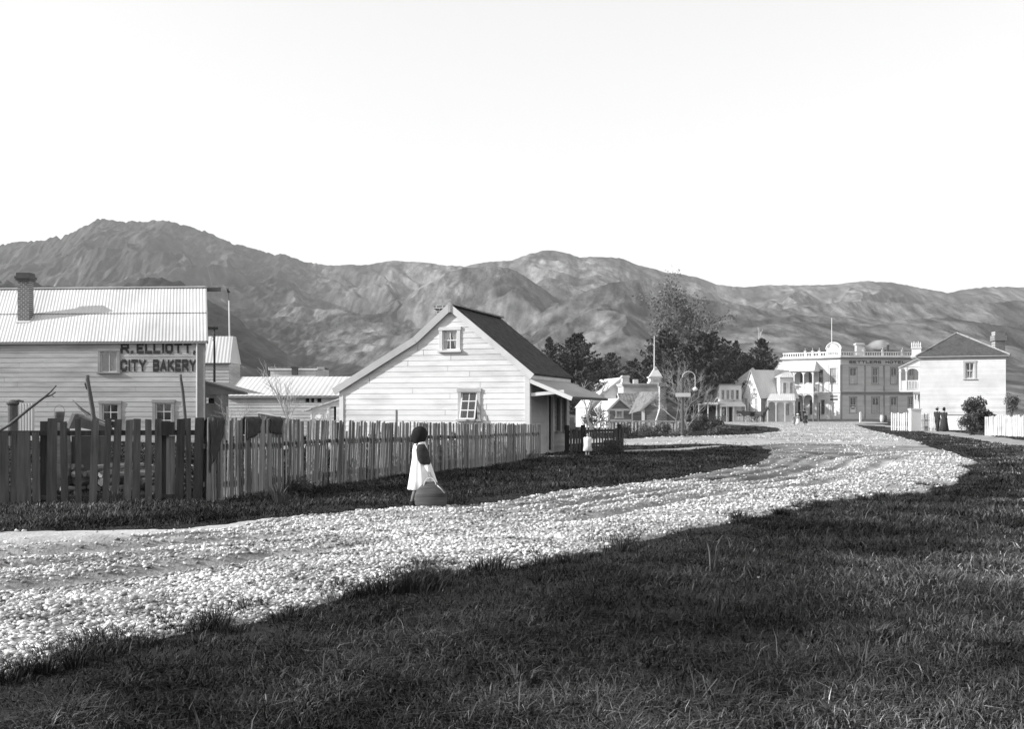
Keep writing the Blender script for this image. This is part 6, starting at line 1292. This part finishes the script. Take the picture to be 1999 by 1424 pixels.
person('small child in pale bonnet and white skirt in the road before the hotel', 1557.5, 108, 1.22, R(-95), 'grey', 'white', skirt=.20, hat='bonnet', hatm='white', apron=None, stride=.02, z=0)
person('child in dark coat standing beside the child in the white bonnet', 1572, 108, 1.35, R(-100), 'dress', 'dress', skirt=.24, hat='brim', hatm='black', stride=.02, z=0)
person('blurred child in grey coat just left of the white bonneted child', 1549.5, 110, 1.15, R(-60), 'grey', 'grey', skirt=.22, hat=None, stride=.02, z=0)
person('man in dark suit walking on the path before the white house', 1829.5, 80, 1.76, R(30), 'dress', 'dress', hat='brim', hatm='grey', stride=.06, z=0)
person('woman in long dark dress and hat walking beside the man before the white house', 1843, 79.5, 1.72, R(30), 'dress', 'dress', skirt=.03, hat='brim', hatm='black', stride=.03, z=0)
person('little child in pale wide dress before the short dark fence', 1147, 36.2, .78, R(-90), 'pinafore', 'pinafore', skirt=.28, apron=.24, stride=.02, z=.0)

# ---- girl with the basket: seen from her right side, facing along the road to the right
def girl():
    Y = 17.0; x, y = rt(820, Y); z = gz(x, y); H = 1.24-z; root = thing('person', 'girl in white pinafore and large dark hat holding the woven basket', 'person', (x, y, z))
    me, T = body(x, y, z, H, R(12), arms=((.10, .0), (.12, .0)), stride=.045, elbow=((.0, 0), (.0, .0)), wz=(.48, .435), foot=-.055)
    link('body', me, M['skin'], root, True)
    n = 44
    def fr(zz, rx, ry, fo, ph=0, cx=0, cy=0): return ring(cx, cy, zz, rx, ry, n, fo, 11, ph)
    # dark dress under the pinafore
    mb = MB(); mb.loft(tw(T, [fr(.28, .15, .12, .03, 0, .03), fr(.45, .12, .10, .02), fr(.6, .085, .085, 0), fr(.72, .085, .10, 0), fr(.79, .07, .09, 0), fr(.83, .04, .045, 0), fr(.845, .034, .036, 0)])); part('dress', mb, M['dress'], root, True)
    mb = MB(); mb.loft(tw(T, [fr(.225, .188, .15, .07, .3, .042), fr(.232, .193, .155, .07, .3, .042), fr(.35, .165, .135, .065, .2, .032), fr(.5, .132, .115, .05, 0, .018), fr(.62, .105, .10, .04, 0, .008), fr(.72, .095, .095, .015), fr(.775, .082, .085, .0), fr(.805, .068, .062, 0), fr(.812, .05, .045, 0)])); pin = part('pinafore', mb, M['pinafore'], root, True)
    mb = MB()
    mb.tube([T((-.02, -.075, .80)), T((.02, -.09, .81)), T((.06, -.06, .80))], [.014*H, .018*H, .014*H], 8); part('shoulder_frill', mb, M['pinafore'], pin, True)
    mb = MB(); mb.loft(tw(T, [ring(.004, 0, zz, r, r, 18, .06, 9) for zz, r in ((.805, .055), (.82, .06), (.842, .05), (.85, .04))])); part('collar', mb, M['pinafore'], root, True)
    # right sleeve towards the camera: full dark sleeve, pale forearm and cuff
    mb = MB(); mb.loft([[T((cx+rx*math.cos(a), cy+ry*math.sin(a), zz)) for a in [k*2*math.pi/16 for k in range(16)]] for cx, cy, zz, rx, ry in ((.0, -.085, .805, .02, .02), (.005, -.105, .79, .045, .035), (.008, -.118, .73, .072, .046), (.022, -.125, .66, .078, .046), (.034, -.13, .60, .078, .046), (.05, -.134, .555, .066, .038), (.062, -.138, .54, .03, .022))]); part('sleeve', mb, M['dress'], root, True)
    mb = MB(); mb.tube([T((.055, -.135, .56)), T((.085, -.15, .48)), T((.10, -.158, .445))], [.03*H, .022*H, .02*H], 10); part('cuff', mb, M['pinafore'], root, True)
    mb = MB(); mb.tube([T((0, .09, .80)), T((.0, .12, .76)), T((.03, .125, .63)), T((.09, .12, .51))], [.03*H, .045*H, .04*H, .026*H], 10); part('sleeve', mb, M['dress'], root, True)
    for sd in (1, -1):
        st = .045*sd; mb = MB(); mb.tube([T((-.01, sd*.05, .42)), T((st*.5-.025, sd*.052, .285)), T((st*.95-.01-.055, sd*.052, .06))], [.05*H, .036*H, .027*H], 12); st -= .055; part('stocking', mb, M['stocking'], root, True)
        mb = MB(); mb.loft(tw(T, [[(st+a, sd*.053+b, zz) for a, b in pts] for zz, pts in ((0.0, [(-.03, -.022), (.03, -.024), (.09, -.02), (.105, 0), (.09, .02), (.03, .024), (-.03, .022), (-.04, 0)]), (.03, [(-.03, -.024), (.02, -.026), (.07, -.018), (.09, 0), (.07, .018), (.02, .026), (-.03, .024), (-.04, 0)]), (.085, [(-.035, -.026), (.0, -.028), (.015, -.024), (.022, 0), (.015, .024), (0, .028), (-.035, .026), (-.042, 0)]))])); part('boot', mb, M['black'], root, True)
    # hair and the big soft dark hat
    rg = np.random.default_rng(2); mb = MB(); R_ = []
    for i in range(15):
        f = i/14; th = -math.pi/2+f*math.pi; R_.append([T((-.012+(.103+.006*math.sin(5*a+i))*math.cos(th)*math.cos(a), (.10+.005*math.sin(4*a+2*i))*math.cos(th)*math.sin(a), .905+.118*math.sin(th)+.012*math.cos(a)*math.cos(th))) for a in [k*2*math.pi/24 for k in range(24)]])
    mb.loft(R_); part('hat', mb, M['hair'], root, True)
    return root
girl()
def basket():
    Y = 16.76; x, y = rt(841, Y); z = gz(x, y)-.02; root = thing('basket', 'large round woven flax basket bag with looped handles held by the girl', 'basket', (x, y, z)); n = 40; mb = MB(); R_ = []
    prof = [(0.0, .16), (.02, .205), (.08, .238), (.16, .252), (.235, .243), (.30, .212), (.355, .165), (.395, .12), (.42, .09), (.435, .075)]
    zs = [p[0] for p in prof]; rs = [p[1] for p in prof]
    for i in range(60):
        f = i/59; zz = f*.435; r = float(np.interp(zz, zs, rs))*(1+.012*math.sin(i*math.pi*.9)); R_.append([(x+r*math.cos(a)*(1+.006*math.cos(a*20+i*3.14)), y+r*.52*math.sin(a), z+zz+.012*math.cos(2*a)*f) for a in [k*2*math.pi/n for k in range(n)]])
    mb.loft(R_); part('woven_body', mb, M['basket'], root, True)
    for dy in (-.04, .04):
        mb = MB(); mb.tube([(x-.105, y+dy, z+.38), (x-.09, y+dy*.9, z+.44), (x-.05, y+dy*.5, z+.485), (x, y+dy*.2, z+.50), (x+.045, y+dy*.5, z+.48), (x+.075, y+dy*.9, z+.43), (x+.085, y+dy, z+.38)], .0085, 7, False); part('handle', mb, M['baskethandle'], root, True)
    mb = MB(); mb.tube([(x+.10, y-.08, z+.39), (x+.16, y-.10, z+.34), (x+.215, y-.10, z+.27)], .008, 6); part('strap', mb, M['baskethandle'], root, True)
basket()
# ---- horse and cart
def horsecart():
    Y = 137; x, y = rt(1485, Y); face = R(-48); c, q = math.cos(face), math.sin(face); s = 1.05
    V = []; E = []; Rr = []
    def add(p, r, par=None):
        V.append(p); Rr.append(r); i = len(V)-1
        if par is not None: E.append((par, i))
        return i
    b0 = add((-.55, 0, 1.15), .31); b1 = add((-.15, 0, 1.08), .33, b0); b2 = add((.35, 0, 1.1), .33, b1); nk = add((.68, 0, 1.38), .17, b2); n2 = add((.88, 0, 1.68), .12, nk); hd = add((1.02, 0, 1.78), .10, n2); mz = add((1.22, 0, 1.55), .065, hd); add((1.28, 0, 1.47), .05, mz)
    add((.97, .05, 1.95), .02, hd); add((.97, -.05, 1.95), .02, hd)
    tl = add((-.82, 0, 1.18), .05, b0); t2 = add((-.92, 0, .9), .05, tl); add((-.9, 0, .6), .03, t2)
    for sd in (1, -1):
        a = add((-.6, sd*.14, .92), .15, b0); k_ = add((-.5+.05*sd, sd*.15, .72), .09, a); h = add((-.72+.05*sd, sd*.15, .48), .05, k_); f_ = add((-.66+.05*sd, sd*.15, .16), .035, h); add((-.62+.05*sd, sd*.15, .03), .05, f_)
        a = add((.4, sd*.13, .85), .12, b2); k_ = add((.43-.06*sd, sd*.13, .5), .05, a); f_ = add((.41-.06*sd, sd*.13, .17), .034, k_); add((.45-.06*sd, sd*.13, .03), .05, f_)
    me = bake(V, E, Rr, 1); n = len(me.vertices); co = np.empty(n*3, np.float32); me.vertices.foreach_get('co', co); co = co.reshape(-1, 3)*s
    me.vertices.foreach_set('co', np.stack([co[:, 0]*c-co[:, 1]*q+x, co[:, 0]*q+co[:, 1]*c+y, co[:, 2]], 1).ravel().astype(np.float32))
    h = thing('horse', 'dark horse harnessed to the cart outside the gabled building', 'horse', (x, y, 0)); link('body', me, M['horse'], h, True)
    T = lambda p: Vector((p[0]*c-p[1]*q+x, p[0]*q+p[1]*c+y, p[2]))
    mb = MB(); mb.tube([T((.5, math.cos(a)*.27, 1.12+.34*math.sin(a))) for a in [k*2*math.pi/12 for k in range(13)]], .04, 6, False); part('collar', mb, M['dark'], h)
    mb = MB(); mb.loft([[T((.55+.06*i, w, 1.5+.09*i+zz)) for w, zz in ((-.03, 0), (.03, 0), (.02, .12), (-.02, .12))] for i in range(6)]); part('mane', mb, M['black'], h)
    w = thing('cart', 'dark four wheeled cart with pale wheels behind the horse', 'cart', T((-2.2, 0, 0)))
    mb = MB(); mb.hexa([T(p) for p in ((-3.1, -.55, .85), (-1.2, -.55, .85), (-1.2, .55, .85), (-3.1, .55, .85), (-3.1, -.55, .92), (-1.2, -.55, .92), (-1.2, .55, .92), (-3.1, .55, .92))]); part('deck', mb, M['dark'], w)
    for sy in (-.58, .58): mb = MB(); mb.hexa([T(p) for p in ((-3.15, sy-.02, .85), (-1.15, sy-.02, .85), (-1.15, sy+.02, .85), (-3.15, sy+.02, .85), (-3.25, sy-.02, 1.55), (-1.15, sy-.02, 1.40), (-1.15, sy+.02, 1.40), (-3.25, sy+.02, 1.55))]); part('side_board', mb, M['black'], w)
    for sx in (-3.15, -1.2): mb = MB(); mb.hexa([T(p) for p in ((sx-.02, -.55, .85), (sx+.02, -.55, .85), (sx+.02, .55, .85), (sx-.02, .55, .85), (sx-.02, -.55, 1.4), (sx+.02, -.55, 1.4), (sx+.02, .55, 1.4), (sx-.02, .55, 1.4))]); part('end_board', mb, M['black'], w)
    for sx, r in ((-2.75, .56), (-1.45, .45)):
        for sy in (-.66, .66):
            mb = MB(); mb.tube([T((sx+r*math.cos(a), sy, r+r*math.sin(a))) for a in [k*2*math.pi/20 for k in range(21)]], .035, 6, False); wh = part('wheel', mb, M['timber'], w)
            mb = MB()
            for k in range(10): a = k*math.pi/5; mb.tube([T((sx, sy, r)), T((sx+r*math.cos(a), sy, r+r*math.sin(a)))], .015, 4, False)
            part('spokes', mb, M['offwhite'], wh); mb = MB(); mb.tube([T((sx, sy-.06, r)), T((sx, sy+.06, r))], .07, 8); part('hub', mb, M['dark'], wh)
    for sy in (-.3, .3): mb = MB(); mb.tube([T((-1.3, sy, .75)), T((.3, sy, .95))], .03, 6); part('shaft', mb, M['timber_h'], w)
horsecart()
# ---- small things outside the hotel
c = rt(1679.5, 140); b = thing('hitching_post', 'short white post at the roadside before the hotel', 'post', (*c, 0)); mb = MB(); mb.loft([[(c[0]+sx*w, c[1]+sy*w, z) for sx, sy in ((-1, -1), (1, -1), (1, 1), (-1, 1))] for w, z in ((.11, -.1), (.1, 1.25), (.12, 1.3), (.02, 1.4))]); part('shaft', mb, M['white'], b)
for px, lab in ((1722, 'pale barrel against the hotel wall, left of the two'), (1727, 'dark barrel against the hotel wall, right of the two')):
    c = rt(px, 151); bx_ = MB(); bx_.loft([[(c[0]+r*math.cos(q*math.pi/8), c[1]+r*math.sin(q*math.pi/8), z) for q in range(16)] for r, z in ((.22, 0), (.29, .3), (.29, .6), (.23, .95), (.2, .94))]); me = bpy.data.meshes.new('barrel'); me.from_pydata([tuple(v) for v in bx_.v], [], bx_.f); o = link('barrel', me, M['offwhite' if 'pale' in lab else 'dark']); recentre(o, (c[0], c[1], 0)); tag(o, lab, 'barrel', 'barrels against the hotel wall')
# ---- chimney smoke over the hotel and the white house
def smoke(label, px0, px1, py, Y, hh, dens, sd):
    x0, x1 = PX(px0, Y), PX(px1, Y); zc = PZ(py, Y); mb = MB(); R_ = []
    for i in range(15):
        f = i/14; r = hh*(math.sin(math.pi*min(1, max(0.02, f)))**.7)*(1.15-.5*f)+.03; R_.append([(x0+(x1-x0)*f, Y+r*math.cos(a), zc+r*math.sin(a)*(1+.15*math.sin(3*a+i))-f*f*.5*hh) for a in [k*2*math.pi/14 for k in range(14)]])
    mb.loft(R_); me = bpy.data.meshes.new('smoke'); me.from_pydata([tuple(v) for v in mb.v], [], mb.f); bm = bmesh.new(); bm.from_mesh(me); bmesh.ops.recalc_face_normals(bm, faces=bm.faces); bm.to_mesh(me); bm.free()
    m = bpy.data.materials.new('smoke'+str(sd)); m.use_nodes = True; n = m.node_tree; n.nodes.clear(); o_ = n.nodes.new('ShaderNodeOutputMaterial'); v = n.nodes.new('ShaderNodeVolumePrincipled'); v.inputs['Color'].default_value = (.95, .95, .95, 1)
    nz = n.nodes.new('ShaderNodeTexNoise'); nz.inputs['Scale'].default_value = .9; mr = n.nodes.new('ShaderNodeMapRange'); mr.inputs[1].default_value = .35; mr.inputs[2].default_value = .65; mr.inputs[3].default_value = 0; mr.inputs[4].default_value = dens
    n.links.new(nz.outputs[0], mr.inputs[0]); n.links.new(mr.outputs[0], v.inputs['Density']); n.links.new(v.outputs[0], o_.inputs['Volume']); o = link('smoke', me, m); recentre(o, (x0, Y, zc)); tag(o, label, 'smoke', kind='stuff')
smoke('pale smoke drifting left from the hotel chimney', 1736, 1690, 672, 160, .75, .9, 1)
# ---- haze
if HAZE:
    mb = MB(); mb.box((0, 0, 200), (9000, 9000, 404)); me = bpy.data.meshes.new('haze'); me.from_pydata([tuple(v) for v in mb.v], [], mb.f)
    m = bpy.data.materials.new('thin air'); m.use_nodes = True; n = m.node_tree; n.nodes.clear(); o_ = n.nodes.new('ShaderNodeOutputMaterial'); v = n.nodes.new('ShaderNodeVolumePrincipled')
    v.inputs['Color'].default_value = (.9, .9, .9, 1); v.inputs['Density'].default_value = HAZE; n.links.new(v.outputs[0], o_.inputs['Volume'])
    o = link('haze', me, m); tag(o, 'thin pale haze filling the valley air', 'haze', kind='stuff')
print('script done', len(bpy.data.objects))
